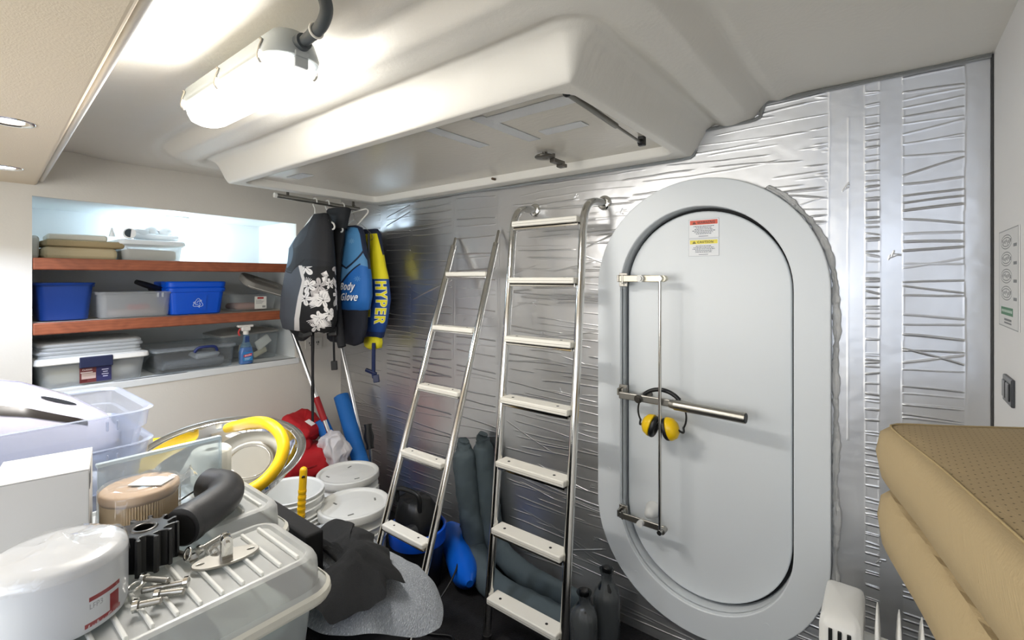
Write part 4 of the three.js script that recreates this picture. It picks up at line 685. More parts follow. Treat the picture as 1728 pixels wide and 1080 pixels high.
// ------------------------------------------------------------ oil heater
{
  const t = thing('oil_radiator', 'white oil-filled radiator heater with vented control head under the cushions', 'heater', [2.81, 0, 0.36]);
  const w = S(0xe4e3de, 0.4);
  const head = skin([[0.06, 0.062, 0.19], [0.1, 0.078, 0.2], [0.5, 0.084, 0.2], [0.575, 0.084, 0.197], [0.593, 0.078, 0.184], [0.601, 0.062, 0.15]].map(([y, a, d]) => rrect(a, d, 0.016, 5).map(([x, z]) => [x, y, z])));
  const hd = obj('control_head', head, w, t);
  for (let r = 0; r < 2; r++) for (let k = 0; k < 3; k++) obj('vent_slot', bx(-0.044, -0.0385, 0, 0.04, -0.006, 0.006, 0.002).translate(0.0715, 0.52 - r * 0.05 - k * 0.002, -0.04 + k * 0.026 + 0.02), M.black, hd);
  for (let r = 0; r < 2; r++) for (let k = 0; k < 3; k++) obj('vent_slot', rot(bx(-0.004, 0.004, 0, 0.03, -0.002, 0.004, 0.0015), 0, 0, 0).translate(-0.018 + k * 0.018, 0.548 - r * 0.043, 0.0975), M.black, hd);
  obj('control_panel', mv(rb(0.05, 0.1, 0.004, 0.002), -0.002, 0.44, 0.1005), S(0xc2c2bd, 0.5), hd);
  obj('dial', rot(cyl(0.016, 0.014, 24), Math.PI / 2).translate(-0.002, 0.4, 0.108), M.chrome, hd);
  for (let k = 0; k < 6; k++) obj('fin', box([[0.06, 0.008, 0.08, 0.003, 0.068 + k * 0.041], [0.1, 0.016, 0.14, 0.006, 0.068 + k * 0.041], [0.42, 0.017, 0.15, 0.006, 0.068 + k * 0.041], [0.53, 0.012, 0.125, 0.005, 0.068 + k * 0.041], [0.59, 0.006, 0.075, 0.0025, 0.068 + k * 0.041], [0.615, 0.002, 0.03, 0.0009, 0.068 + k * 0.041]]), w, t);
  obj('header_tube', [rod([0.03, 0.52, 0], [0.285, 0.52, 0], 0.02), rod([0.03, 0.14, 0], [0.285, 0.14, 0], 0.02)], w, t);
  obj('foot', [bx(0.07, 0.09, 0.03, 0.07, -0.12, 0.12, 0.006)], M.black, t); obj('foot', [bx(0.23, 0.25, 0.03, 0.07, -0.12, 0.12, 0.006)], M.black, t);
  for (const [x, z] of [[0.08, -0.11], [0.08, 0.11], [0.24, -0.11], [0.24, 0.11]]) obj('caster', rot(cyl(0.02, 0.018, 20), 0, 0, Math.PI / 2).translate(x, 0.02, z), M.black, t);
}
// ------------------------------------------------------------ buckets
function bucketWall(h, r0, r1, lidded) {
  const pr = [[0, 0.002], [r0, 0.002], [r0 + 0.003, 0.006]]; const R = (y) => r0 + (r1 - r0) * y / h;
  pr.push([R(h * 0.6), h * 0.6]);
  for (const f of [0.66, 0.75, 0.84, 0.93]) { const y = h * f; pr.push([R(y), y], [R(y) + 0.009, y + 0.002], [R(y) + 0.009, y + 0.007], [R(y), y + 0.009]); }
  pr.push([R(h), h - 0.006], [R(h) + 0.006, h - 0.004], [R(h) + 0.006, h], [R(h) - 0.004, h], [R(h) - 0.006, h - 0.01], [r0 - 0.004, 0.008], [0, 0.008]);
  return lathe(pr, 64);
}
function bucket(label, x, z, h, lidded, y = 0) {
  const t = thing('plastic_bucket', label, 'bucket', [x, y, z], 0, 'white plastic buckets');
  obj('shell', bucketWall(h, 0.132, 0.147, lidded), M.bucket, t);
  if (lidded) {
    const l = obj('lid', mv(lathe([[0, 0.012], [0.05, 0.0115], [0.052, 0.013], [0.054, 0.0115], [0.125, 0.0105], [0.134, 0.007], [0.138, 0.012], [0.143, 0.02], [0.153, 0.02], [0.157, 0.015], [0.158, -0.012], [0.154, -0.014], [0.152, 0.0]], 72), 0, h - 0.004, 0), M.lid, t);
    for (const [a, r] of [[0.7, 0.095], [2.6, 0.1], [4.4, 0.085]]) obj('scuff', mv(rot(rb(0.026, 0.0012, 0.008, 0.0004), 0, a, 0), Math.cos(a) * r, h + 0.0075, Math.sin(a) * r), S(0x6f6f69, 0.8), l);
  }
  for (const s of [-1, 1]) obj('handle_ear', mv(rb(0.012, 0.04, 0.05, 0.004), s * 0.153, h * 0.8, 0), M.bucket, t);
  return t;
}
const ob = bucket('open white bucket under the nested one, its ribs showing by the black bench', 0.83, 0.77, 0.37, false);
{ const t = thing('plastic_bucket', 'open empty white bucket nested inside another beside the upright yellow lever', 'bucket', [0.83, 0.1, 0.77], 0, 'white plastic buckets'); obj('shell', bucketWall(0.37, 0.128, 0.141), M.bucket, t); obj('wire_handle', tube([[0.15, 0.3, 0.0], [0.13, 0.24, 0.08], [0.06, 0.2, 0.135], [-0.04, 0.21, 0.14], [-0.13, 0.26, 0.07], [-0.15, 0.3, 0]], 0.0022, 40, 6), M.darkSteel, t); }
bucket('white bucket with closed lid standing by the wall behind the other lidded one', 0.668, 0.372, 0.368, true).rotation.y = 0.6;
const b3 = bucket('white lidded bucket with printed side label, the nearer of the two with lids', 1.008, 0.561, 0.376, true); b3.rotation.y = 1.9;
{
  const lab = canvasTex(256, 128, (g) => { g.fillStyle = '#e9eae8'; g.fillRect(0, 0, 256, 128); g.fillStyle = '#9aa3a8'; g.fillRect(10, 10, 236, 16); g.fillStyle = '#2f6fb5'; g.fillRect(10, 40, 90, 60); g.fillStyle = '#767b80'; for (let i = 0; i < 5; i++) g.fillRect(116, 42 + i * 14, 60 + (i * 37) % 60, 6); });
  obj('side_label', new THREE.CylinderGeometry(0.1455, 0.1395, 0.16, 30, 1, true, -0.9, 1.5).translate(0, 0.15, 0), S(0xffffff, 0.5, { map: lab }), b3).rotation.y = -1.2;
}
{ const t = thing('yellow_lever', 'yellow ridged plastic lever standing upright in front of the open bucket', 'lever', [0, 0, 0]);
  const a = [1.24, 0.0, 0.96], b = [1.2135, 0.695, 0.905];
  obj('shaft', [rod(a, b, 0.0135, 20), mv(new THREE.SphereGeometry(0.0135, 16, 10), ...b), ...[0.1, 0.13, 0.16, 0.19, 0.22, 0.3].map((d) => rod(lerp3(b, a, d), lerp3(b, a, d + 0.012), 0.0148, 20))], M.yellowTool, t);
  obj('hole', rod(lerp3(b, a, 0.018), lerp3(b, a, 0.03).map((v, i) => v + [0.0128, 0, 0.006][i]), 0.006, 12), M.black, t); }

// ------------------------------------------------------------ red life jackets, bags, rolls and poles in the corner
function pillow(w, h, d, n = 40) { const s = []; for (let k = 0; k <= 12; k++) { const a = k / 12 * Math.PI, c = Math.max(0.02, Math.sin(a)) ** 0.38; s.push({ p: [0, -Math.cos(a) * h / 2, 0], w: w * c, d: d * c, e: 4.5 }); } return body(s, n, 1.4); }
{
  const put = (label, w, h, d, pos, r, s, patch) => {
    const t = tag(obj('life_jacket', rough(rough(pillow(w, h, d, 64), 0.02, 12, s), 0.006, 38, s + 2), M.red), label, 'life jacket', 'red life jackets piled in the corner'); t.position.set(...pos); t.rotation.set(...r);
    if (patch) obj('white_label', mv(rot(rb(0.05, 0.002, 0.035, 0.0008), ...patch[1]), ...patch[0]), M.paper, t);
    obj('seam', tube(Array.from({ length: 16 }, (_, i) => { const a = i / 16 * 6.283; return [Math.cos(a) * w * 0.5, 0, Math.sin(a) * d * 0.5]; }), 0.005, 60, 6, true), S(0x8d0c15, 0.8), t);
    return t;
  };
  put('red life jacket on the floor, undermost of the pile in the corner', 0.32, 0.3, 0.36, [0.24, 0.15, 0.45], [0, 0.3, 0], 1);
  put('red life jacket lying across the middle of the pile behind the buckets', 0.3, 0.17, 0.3, [0.27, 0.36, 0.42], [0, -0.2, 0.05], 5);
  put('red life jacket with white label leaning over towards the steel basin', 0.26, 0.12, 0.22, [0.235, 0.468, 0.49], [0.1, 0.5, -0.55], 9, [[0.03, 0.066, 0.02], [0, 0.4, 0]]);
  put('red life jacket with white label topmost of the pile against the wall', 0.2, 0.1, 0.2, [0.2, 0.535, 0.37], [0, 0.2, -0.5], 13, [[0.04, 0.052, 0.0], [0, 0.2, 0]]);
  const b = tag(obj('plastic_bag', rough(rough(pillow(0.15, 0.22, 0.12, 60), 0.035, 16, 3), 0.012, 45, 6), clearP(0xf4f2f4, 0.35, 0.4)), 'crumpled white plastic carrier bag between red jackets and buckets', 'bag'); b.position.set(0.41, 0.4, 0.3); b.rotation.set(0.2, 0, 0.1);
  const roll = (label, a, c, r) => { const t = thing('foam_roll', label, 'roll', [0, 0, 0], 0, 'blue rolls in the corner'); obj('foam', tube([a, lerp3(a, c, 0.5), c], r, 24, 28), M.blueFoam, t); const q = lerp3(a, c, -0.002), d = V(...c).sub(V(...a)).normalize(); const sp = []; for (let i = 0; i < 60; i++) { const an = i * 0.35, rr2 = r * (0.1 + 0.85 * i / 60); sp.push([rr2 * Math.cos(an), rr2 * Math.sin(an), 0]); } const g = tube(sp, 0.0016, 160, 5); g.applyQuaternion(new THREE.Quaternion().setFromUnitVectors(V(0, 0, 1), d)); obj('spiral_end', g.translate(...q), S(0x0c3f70, 0.8), t); return t; };
  roll('tall blue foam roll leaning in the corner beside the aluminium poles', [0.215, 0.665, 0.13], [0.62, 0.05, 0.16], 0.046);
  roll('short blue foam roll end showing between the red jackets and tall roll', [0.25, 0.56, 0.29], [0.47, 0.05, 0.16], 0.04);
  // poles
  let t = thing('boat_hook_pole', 'aluminium pole with red grip leaning in the corner', 'pole', [0, 0, 0], 0, 'poles in the corner');
  const a = [0.04, 1.13, 0.37], c = [0.55, 0.0, 0.21];
  obj('shaft', rod(a, c, 0.0125, 18), M.alu, t); obj('red_grip', rod(lerp3(a, c, 0.385), lerp3(a, c, 0.5), 0.0185, 20), S(0xa3121c, 0.5), t);
  t = thing('boat_hook_pole', 'plain slim aluminium pole in the very corner of the foil wall', 'pole', [0, 0, 0], 0, 'poles in the corner');
  obj('shaft', rod([0.09, 1.12, 0.09], [0.55, 0.0, 0.1], 0.0115, 18), M.alu, t);
  obj('end_cap', rod([0.088, 1.125, 0.09], [0.098, 1.1, 0.0903], 0.013, 18), M.black, t);
  t = thing('hand_pump', 'black gripped hand tool leaning by the blue roll against the foil wall', 'pump', [0, 0, 0]);
  obj('grip', tube([[0.415, 0.515, 0.075], [0.43, 0.46, 0.08], [0.455, 0.375, 0.085]], (u) => 0.025 - 0.004 * Math.sin(u * 9), 30, 18), M.black, t);
  obj('shaft', rod([0.455, 0.375, 0.085], [0.51, 0.0, 0.1], 0.008, 14), M.steel, t);
}
// ------------------------------------------------------------ blue tub, black canister, float, rolled covers, wrapped bottles
{
  let t = thing('round_tub', 'round black tub with bright blue rim standing behind the narrow ladder', 'tub', [1.19, 0, 0.345]);
  obj('shell', lathe([[0, 0.002], [0.105, 0.002], [0.11, 0.01], [0.122, 0.235], [0.128, 0.24], [0.13, 0.25], [0.128, 0.258], [0.12, 0.258], [0.117, 0.25], [0.106, 0.012], [0, 0.012]], 64), M.black, t);
  obj('rim_band', mv(lathe([[0.117, 0], [0.129, 0.003], [0.132, 0.05], [0.133, 0.064], [0.129, 0.068], [0.119, 0.066], [0.117, 0.05]], 64), 0, 0.195, 0), M.blueBright, t);
  t = thing('black_canister', 'black canister with carrying handle resting in the blue-rimmed tub', 'canister', [1.18, 0.0135, 0.335]);
  obj('body', rough(body([{ p: [0, 0, 0], w: 0.16, d: 0.15, e: 3 }, { p: [0, 0.2, 0], w: 0.18, d: 0.17, e: 3 }, { p: [0, 0.28, 0], w: 0.2, d: 0.18, e: 3 }, { p: [-0.01, 0.33, 0], w: 0.17, d: 0.15, e: 3 }, { p: [-0.02, 0.36, 0], w: 0.15, d: 0.12, e: 3 }], 40), 0.003, 14, 4), M.black, t);
  obj('handle', tube([[-0.085, 0.345, 0.05], [-0.085, 0.4, 0.05], [-0.02, 0.412, 0.045], [0.05, 0.4, 0.04], [0.06, 0.33, 0.04]], 0.011, 40, 12), M.black, t);
  obj('cap', [rot(cyl(0.032, 0.03, 28), Math.PI / 2).translate(0.06, 0.26, 0.088), rot(new THREE.TorusGeometry(0.03, 0.004, 8, 28), 0).translate(0.06, 0.26, 0.104)], S(0x2a2b2d, 0.4), t);
  t = thing('boat_fender', 'bright blue round fender lying on the floor beside the grey rolled covers', 'fender', [0, 0, 0]);
  obj('body', tube([[1.15, 0.13, 0.1], [1.25, 0.11, 0.16], [1.36, 0.085, 0.225], [1.47, 0.07, 0.29]], (u) => 0.066 * Math.min(1, 0.6 + u * 3) * Math.sqrt(Math.max(0.06, 1 - Math.max(0, (u - 0.75) / 0.25) ** 2)), 40, 28), S(0x0f62d2, 0.3), t);
  t = thing('power_cable', 'thin black cable hanging along the foil wall beside the narrow ladder', 'cable', [0, 0, 0]);
  obj('cable', tube([[1.255, 0.18, 0.04], [1.24, 0.17, 0.12], [1.4, 0.12, 0.3], [1.42, 0.03, 0.45], [1.46, 0.012, 0.55], [1.58, 0.012, 0.5], [1.6, 0.012, 0.62], [1.5, 0.012, 0.75]], 0.0045, 80, 8), M.black, t);
  t = thing('canvas_duffel', 'black fabric bundle on the dark carpet below the ladders', 'bundle', [0, 0, 0]);
  obj('cloth', pad([[1.3, 0.75], [1.42, 0.66], [1.6, 0.62], [1.72, 0.7], [1.72, 0.84], [1.55, 0.92], [1.36, 0.9]], 0.001, 0.07, { inset: 0.05, amp: 0.02, sc: 10, crown: 0.05 }), M.blackMatte, t);
  // rolled covers: upright, then folded along the floor
  const cover = (label, pts, r, s) => { const t = thing('rolled_cover', label, 'cover', [0, 0, 0], 0, 'grey rolled canvas covers'); obj('canvas', rough(tube(pts, (u) => r * (u < 0.03 ? 0.6 + u * 13 : 1), 140, 26, false, 0.35), 0.005, 15, s), M.tarp, t); const p = pts[0]; obj('tied_end', rough(tube([[p[0], p[1] - 0.005, p[2]], [p[0] - 0.003, p[1] + 0.02, p[2]], [p[0] + 0.002, p[1] + 0.035, p[2]]], (u) => r * (0.72 - 0.25 * u), 12, 14), 0.006, 60, s), M.tarp, t); return t; };
  cover('grey rolled canvas cover standing up then folded along the floor, in front', [[1.262, 0.57, 0.115], [1.288, 0.42, 0.125], [1.315, 0.26, 0.12], [1.355, 0.12, 0.125], [1.47, 0.065, 0.2], [1.6, 0.05, 0.22], [1.8, 0.05, 0.215], [1.93, 0.05, 0.21]], 0.056, 3);
  cover('grey rolled canvas cover behind the front one, tight to the foil wall', [[1.33, 0.6, 0.05], [1.355, 0.42, 0.055], [1.395, 0.24, 0.06], [1.44, 0.13, 0.07], [1.55, 0.085, 0.085], [1.72, 0.06, 0.09], [1.92, 0.055, 0.09]], 0.05, 7);
  const bottle = (label, x, z, h, s) => {
    const t = thing('wrapped_bottle', label, 'bottle', [x, 0, z], s, 'dark bottles in plastic by the wide ladder');
    obj('glass', lathe([[0, 0.002], [0.036, 0.002], [0.04, 0.008], [0.041, h * 0.6], [0.034, h * 0.72], [0.017, h * 0.82], [0.015, h * 0.97], [0.0165, h], [0, h]], 32), S(0x16191b, 0.15), t);
    obj('neck_foil', mv(lathe([[0.016, h * 0.84], [0.0175, h * 0.85], [0.0185, h * 1.0], [0.012, h * 1.012], [0, h * 1.012]], 24), 0, 0, 0), S(0x0d0e10, 0.25), t);
    obj('plastic_wrap', rough(lathe([[0.046, 0.004], [0.05, 0.02], [0.051, h * 0.55], [0.047, h * 0.66], [0.036, h * 0.72], [0.024, h * 0.8], [0.0215, h * 0.9], [0.028, h * 0.98]], 60), 0.006, 28, s * 5), clearP(0x8f9496, 0.2, 0.7), t);
  };
  bottle('dark bottle in clear plastic wrap nearer the wide ladder foot', 2.0, 0.225, 0.225, 1);
  bottle('taller dark bottle in clear plastic wrap close to the foil wall', 2.035, 0.11, 0.27, 2);
}
// ------------------------------------------------------------ black bench and everything on it
const BT = 0.8, LID = 0.98;
{
  const t = thing('work_bench', 'long black-topped bench carrying the clear bins and engine spares', 'bench', [0, 0, 0]);
  obj('top', bx(0.9, 2.235, BT - 0.04, BT, 1.195, 2.35, 0.008), S(0x17171a, 0.75, bump(grainTex, 0.0006, 4)), t);
  obj('side_panel', bx(2.16, 2.19, 0.001, BT - 0.04, 1.24, 2.3), M.blackMatte, t);
  obj('front_panel', bx(0.95, 2.16, 0.001, BT - 0.04, 1.24, 1.27), M.blackMatte, t);
  obj('fiddle_rail', bx(1.7, 2.03, BT, 0.908, 1.296, 1.332, 0.006), S(0x141416, 0.85, bump(grainTex, 0.0006, 5)), t);
  for (const [x, z] of [[0.97, 1.3], [0.97, 2.28], [2.12, 1.3], [2.12, 2.28]]) obj('leg', bx(x - 0.025, x + 0.025, 0.001, BT - 0.04, z - 0.025, z + 0.025, 0.004), M.black, t);
}
// clear box with a ribbed lid
function ribbedBin(label, x0, x1, z0, z1, ribs, mats) {
  const cx = (x0 + x1) / 2, cz = (z0 + z1) / 2, w = x1 - x0, d = z1 - z0, H = LID - BT - 0.001;
  const t = thing('clear_bin', label, 'bin', [cx, BT + 0.001, cz], 0, 'clear bins with ribbed lids');
  obj('body', box([[0, w - 0.05, d - 0.05, 0.03], [0.006, w - 0.036, d - 0.036, 0.035], [H - 0.05, w - 0.014, d - 0.014, 0.036]], true, false), mats[0], t);
  const l = obj('lid', box([[H - 0.062, w + 0.022, d + 0.022, 0.042], [H - 0.054, w + 0.026, d + 0.026, 0.044], [H - 0.048, w + 0.016, d + 0.016, 0.042], [H - 0.044, w - 0.002, d - 0.002, 0.036], [H - 0.012, w - 0.006, d - 0.006, 0.034], [H - 0.003, w - 0.014, d - 0.014, 0.032], [H, w - 0.024, d - 0.024, 0.028], [H, w - 0.036, d - 0.036, 0.02], [H - 0.005, w - 0.042, d - 0.042, 0.018]], false, true), mats[1], t);
  obj('rim_band', box([[H - 0.064, w + 0.024, d + 0.024, 0.042], [H - 0.058, w + 0.03, d + 0.03, 0.045], [H - 0.05, w + 0.028, d + 0.028, 0.045], [H - 0.046, w + 0.018, d + 0.018, 0.042]], false, false), mats[2], t);
  const n = ribs, step = (d - 0.07) / (n - 1), rg = rb(w - 0.052, 0.006, 0.005, 0.0018, 2);
  for (let k = 0; k < n; k++) { const m = obj('rib', rg, mats[3], l); m.position.set(0, H - 0.0022, -d / 2 + 0.035 + k * step); }
  return t;
}
const binMats = [clearP(0xdde4e6, 0.3, 0.72), clearP(0xf0f1ef, 0.3, 0.62), clearP(0xeceadf, 0.4, 0.35), clearP(0xf2f2ee, 0.35, 0.4)];
const nb = ribbedBin('clear bin with ribbed lid holding bolts and a steel bracket at the bench end', 2.04, 2.226, 1.402, 1.86, 16, binMats);
obj('contents', rough(mv(rb(0.13, 0.11, 0.36, 0.03, 6), 0, 0.062, 0.02), 0.01, 12), S(0x6d8086, 0.8), nb);
obj('contents', rough(mv(rb(0.09, 0.06, 0.1, 0.02, 5), 0.02, 0.09, -0.14), 0.008, 22), S(0xa9b3b0, 0.8), nb);
const nb2 = ribbedBin('clear bin with ribbed lid under the black elbow and paper filter', 1.765, 2.012, 1.362, 1.86, 15, binMats);
obj('contents', rough(mv(rb(0.17, 0.1, 0.4, 0.03, 6), 0, 0.06, 0.02), 0.01, 12), S(0x8b9aa0, 0.8), nb2);

// two nested big open bins with a white fairing in the upper one
{
  const big = (label, y, h, m) => { const t = thing('open_bin', label, 'bin', [1.235, y, 1.72], 0, 'nested open clear bins');
    obj('body', box([[0, 0.33, 0.53, 0.04], [0.006, 0.345, 0.545, 0.045], [h - 0.045, 0.375, 0.585, 0.05], [h - 0.043, 0.392, 0.602, 0.052], [h - 0.006, 0.4, 0.612, 0.055], [h, 0.414, 0.628, 0.058], [h + 0.002, 0.4, 0.612, 0.055], [h - 0.004, 0.378, 0.59, 0.05]], true, false), m, t);
    for (const z of [-0.22, -0.02, 0.16]) obj('rim_clip', [bx(0.199, 0.207, h - 0.035, h - 0.012, z - 0.012, z - 0.007, 0.002), bx(0.199, 0.207, h - 0.035, h - 0.012, z + 0.007, z + 0.012, 0.002)], m, t); return t; };
  const m = clearP(0xdfe4ee, 0.24, 0.78);
  big('big clear open bin standing on the bench under another like it', BT + 0.001, 0.19, m);
  big('big clear open bin stacked on top, a white fairing sticking out of it', BT + 0.075, 0.195, m);
  const t = thing('white_fairing', 'glossy white moulded fairing with black stripe in the upper open bin', 'fairing', [1.2, 0.952, 1.69]);
  const gloss = new THREE.MeshPhysicalMaterial({ color: 0xd0cedb, roughness: 0.2, clearcoat: 1, clearcoatRoughness: 0.05, side: THREE.DoubleSide });
  const sh = (z, w, h) => ({ z, w, h });
  const secs = [[-0.255, 0.04, 0.02], [-0.22, 0.16, 0.085], [-0.15, 0.25, 0.14], [-0.06, 0.29, 0.19], [0.04, 0.3, 0.22], [0.14, 0.29, 0.225], [0.22, 0.26, 0.2], [0.27, 0.16, 0.12]];
  const ringF = ([z, w, h], k = 1) => Array.from({ length: 40 }, (_, i) => { const a = i / 40 * Math.PI * 2, c = Math.cos(a), s = Math.sin(a); return [w / 2 * k * Math.sign(c) * Math.abs(c) ** 0.8, (s > 0 ? h * Math.abs(s) ** 0.85 * k : -0.02 * -s), z]; });
  obj('shell', skin(secs.map((s) => ringF(s)), true, true, 1.3), gloss, t);
  const surf = (z, a) => { let k = 0; while (k < secs.length - 2 && z > secs[k + 1][0]) k++; const u = (z - secs[k][0]) / (secs[k + 1][0] - secs[k][0]), w = secs[k][1] + (secs[k + 1][1] - secs[k][1]) * u, h = secs[k][2] + (secs[k + 1][2] - secs[k][2]) * u, c = Math.cos(a), s = Math.sin(a); return [(w / 2 + 0.0015) * Math.sign(c) * Math.abs(c) ** 0.8, (h + 0.002) * Math.abs(s) ** 0.85, z]; };
  obj('black_stripe', field(0, 1, 0, 1, 40, 6, (u, v) => surf(-0.17 + u * 0.42, 0.62 + 0.36 * u + (v - 0.5) * (0.12 + 0.1 * u)), (u, v) => [u, v]), S(0x2b2624, 0.25), t);
  const el = obj('oval_grille', field(0, 1, 0, 1, 24, 8, (u, v) => { const an = u * Math.PI * 2, r = v; return surf(-0.12 + Math.cos(an) * 0.034 * r, 1.08 + Math.sin(an) * 0.055 * r); }, (u, v) => [u, v]), S(0x24262a, 0.3), t);
  const bl = thing('white_ball', 'small cream ball lying at the end of the nested clear bins', 'ball', [1.33, 0.885, 1.52]); obj('ball', [new THREE.SphereGeometry(0.03, 28, 20)], S(0xd9d6cc, 0.5), bl);
}
// steel basin, dish and yellow hose beyond the bins
{
  const t = thing('steel_basin', 'large polished steel basin tilted up behind the clear bins', 'basin', [1.405, 0.895, 1.255]);
  const g = lathe([[0, -0.095], [0.1, -0.094], [0.15, -0.082], [0.185, -0.045], [0.2, -0.004], [0.205, 0.002], [0.222, 0.004], [0.227, 0.0], [0.224, -0.004], [0.206, -0.006], [0.19, -0.045], [0.154, -0.088], [0.1, -0.0985], [0, -0.099]], 96);
  obj('bowl', rot(rot(g, 0.22, 0, 0), 0, 1.0, 0), M.chrome, t);
  const d = thing('steel_dish', 'dull steel dish with raised rings leaning inside the basin by the yellow hose', 'dish', [1.555, 0.908, 1.235]);
  const dg = lathe([[0, 0.004], [0.055, 0.004], [0.058, 0.008], [0.062, 0.004], [0.068, 0.0], [0.088, 0.006], [0.096, 0.014], [0.098, 0.012], [0.09, 0.001], [0.068, -0.004], [0, 0]], 64);
  obj('dish', rot(rot(dg.scale(1, 1, 0.8), 1.0, 0, 0), 0, 0.85, 0), S(0x9c9a92, 0.4, { metalness: 0.55 }), d);
  for (const k of [0.052]) obj('ring', rot(rot(mv(rot(new THREE.TorusGeometry(k, 0.0016, 8, 40), Math.PI / 2).scale(1, 1, 0.8), 0, 0.004, 0), 1.0, 0, 0), 0, 0.85, 0), M.steel, d);
  const h = thing('yellow_hose', 'thick yellow hose looping round the steel basin rim', 'hose', [0, 0, 0]);
  obj('hose', tube([[1.02, 0.863, 1.311], [1.049, 0.859, 1.199], [1.289, 0.937, 1.162], [1.513, 0.996, 1.189], [1.598, 0.992, 1.186], [1.643, 0.961, 1.188], [1.663, 0.922, 1.21], [1.665, 0.889, 1.247], [1.657, 0.87, 1.292]], 0.0155, 200, 18), M.yellow, h);
}
// clear cover panel standing behind the filter, paper roll and cup behind it
{
  const t = thing('clear_cover', 'clear plastic cover standing on edge behind the paper filter', 'cover', [1.838, LID + 0.001, 1.51], 0);
  obj('panel', [bx(-0.003, 0.0, 0, 0.1, -0.098, 0.092)], clearP(0xe6ecef, 0.3, 0.7), t);
  obj('edge', [bx(-0.008, 0.003, 0.094, 0.101, -0.1, 0.094, 0.002), bx(-0.008, 0.003, 0.0, 0.1, -0.101, -0.097, 0.0015)], clearP(0xe9f1f5, 0.2, 0.6), t);
  const r = thing('paper_roll', 'cream paper roll standing behind the clear cover', 'roll', [1.795, LID + 0.001, 1.412]);
  obj('paper', rough(lathe([[0.012, 0.0], [0.034, 0.0], [0.036, 0.004], [0.036, 0.062], [0.033, 0.066], [0.012, 0.064], [0.012, 0]], 40), 0.0015, 40), S(0xe9e6d8, 0.85), r);
  const c = thing('white_cup', 'white plastic cup with dark interior between the cover and steel dish', 'cup', [1.69, BT + 0.001, 1.36]);
  obj('cup', lathe([[0, 0.002], [0.022, 0.002], [0.029, 0.145], [0.031, 0.148], [0.027, 0.148], [0.02, 0.006], [0, 0.006]], 36), M.whitePlastic, c);
  obj('content', mv(cyl(0.0255, 0.003, 30), 0, 0.128, 0), S(0x243a66, 0.4), c);
}
// white carton
{
  const t = thing('white_carton', 'plain white carton box standing on the bin lid', 'box', [1.884, LID + 0.001, 1.672], 0);
  obj('carton', mv(rb(0.105, 0.13, 0.12, 0.0012, 1), 0, 0.065, 0), M.cardWhite, t);
  obj('top_flap', mv(rb(0.105, 0.0016, 0.12, 0.0006, 1), 0, 0.1312, 0.0), S(0xe0dfdd, 0.75), t);
  obj('flap_gap', [bx(0.0524, 0.053, 0.1, 0.124, 0.02, 0.056)], S(0x55565c, 0.8), t);
  t.rotation.y = 1.36;
}
// oil filter with shrink film
{
  const t = thing('oil_filter', 'white spin-on oil filter with red print and shrink film on top', 'filter', [2.098, LID + 0.001, 1.688]);
  const lab = canvasTex(1024, 256, (g) => {
    g.fillStyle = '#e9ebee'; g.fillRect(0, 0, 1024, 256);
    const X = 560; g.fillStyle = '#9c1f27'; g.fillRect(X, 60, 92, 10); g.fillStyle = '#8f9398'; g.font = '17px sans-serif'; g.fillText('LFP3', X, 88);
    g.fillStyle = '#a52a30'; g.fillRect(X + 56, 80, 32, 40); g.fillRect(X - 10, 119, 104, 25); g.fillStyle = '#f0eff0'; g.font = 'bold italic 20px sans-serif'; g.fillText('Luberfiner', X - 6, 138, 96);
    g.fillStyle = '#8c6f6f'; g.font = '20px sans-serif'; g.fillText('- o o -', X - 190, 140);
  });
  const m = new THREE.MeshPhysicalMaterial({ color: 0xd9dce0, roughness: 0.28, clearcoat: 0.6, map: lab });
  const g = lathe([[0.0715, 0.004], [0.073, 0.012], [0.073, 0.094]], 80);
  obj('can', g, m, t).rotation.y = -1.6;
  obj('shoulder', lathe([[0.073, 0.094], [0.0715, 0.103], [0.066, 0.109], [0.05, 0.113], [0, 0.115]], 80), new THREE.MeshPhysicalMaterial({ color: 0xcdd0d4, roughness: 0.28, clearcoat: 0.6 }), t);
  obj('base_ring', lathe([[0, 0], [0.066, 0], [0.0715, 0.004], [0.0712, 0.007], [0.06, 0.008]], 60), S(0x7c7d80, 0.5), t);
  obj('shrink_film', rough(rough(lathe([[0, 0.136], [0.006, 0.134], [0.014, 0.123], [0.03, 0.1165], [0.056, 0.1145], [0.068, 0.1105], [0.0738, 0.1035], [0.0742, 0.09]], 120), 0.0045, 34, 3), 0.0016, 90, 6), M.film, t);
  t.scale.set(0.93, 0.78, 0.93);
}
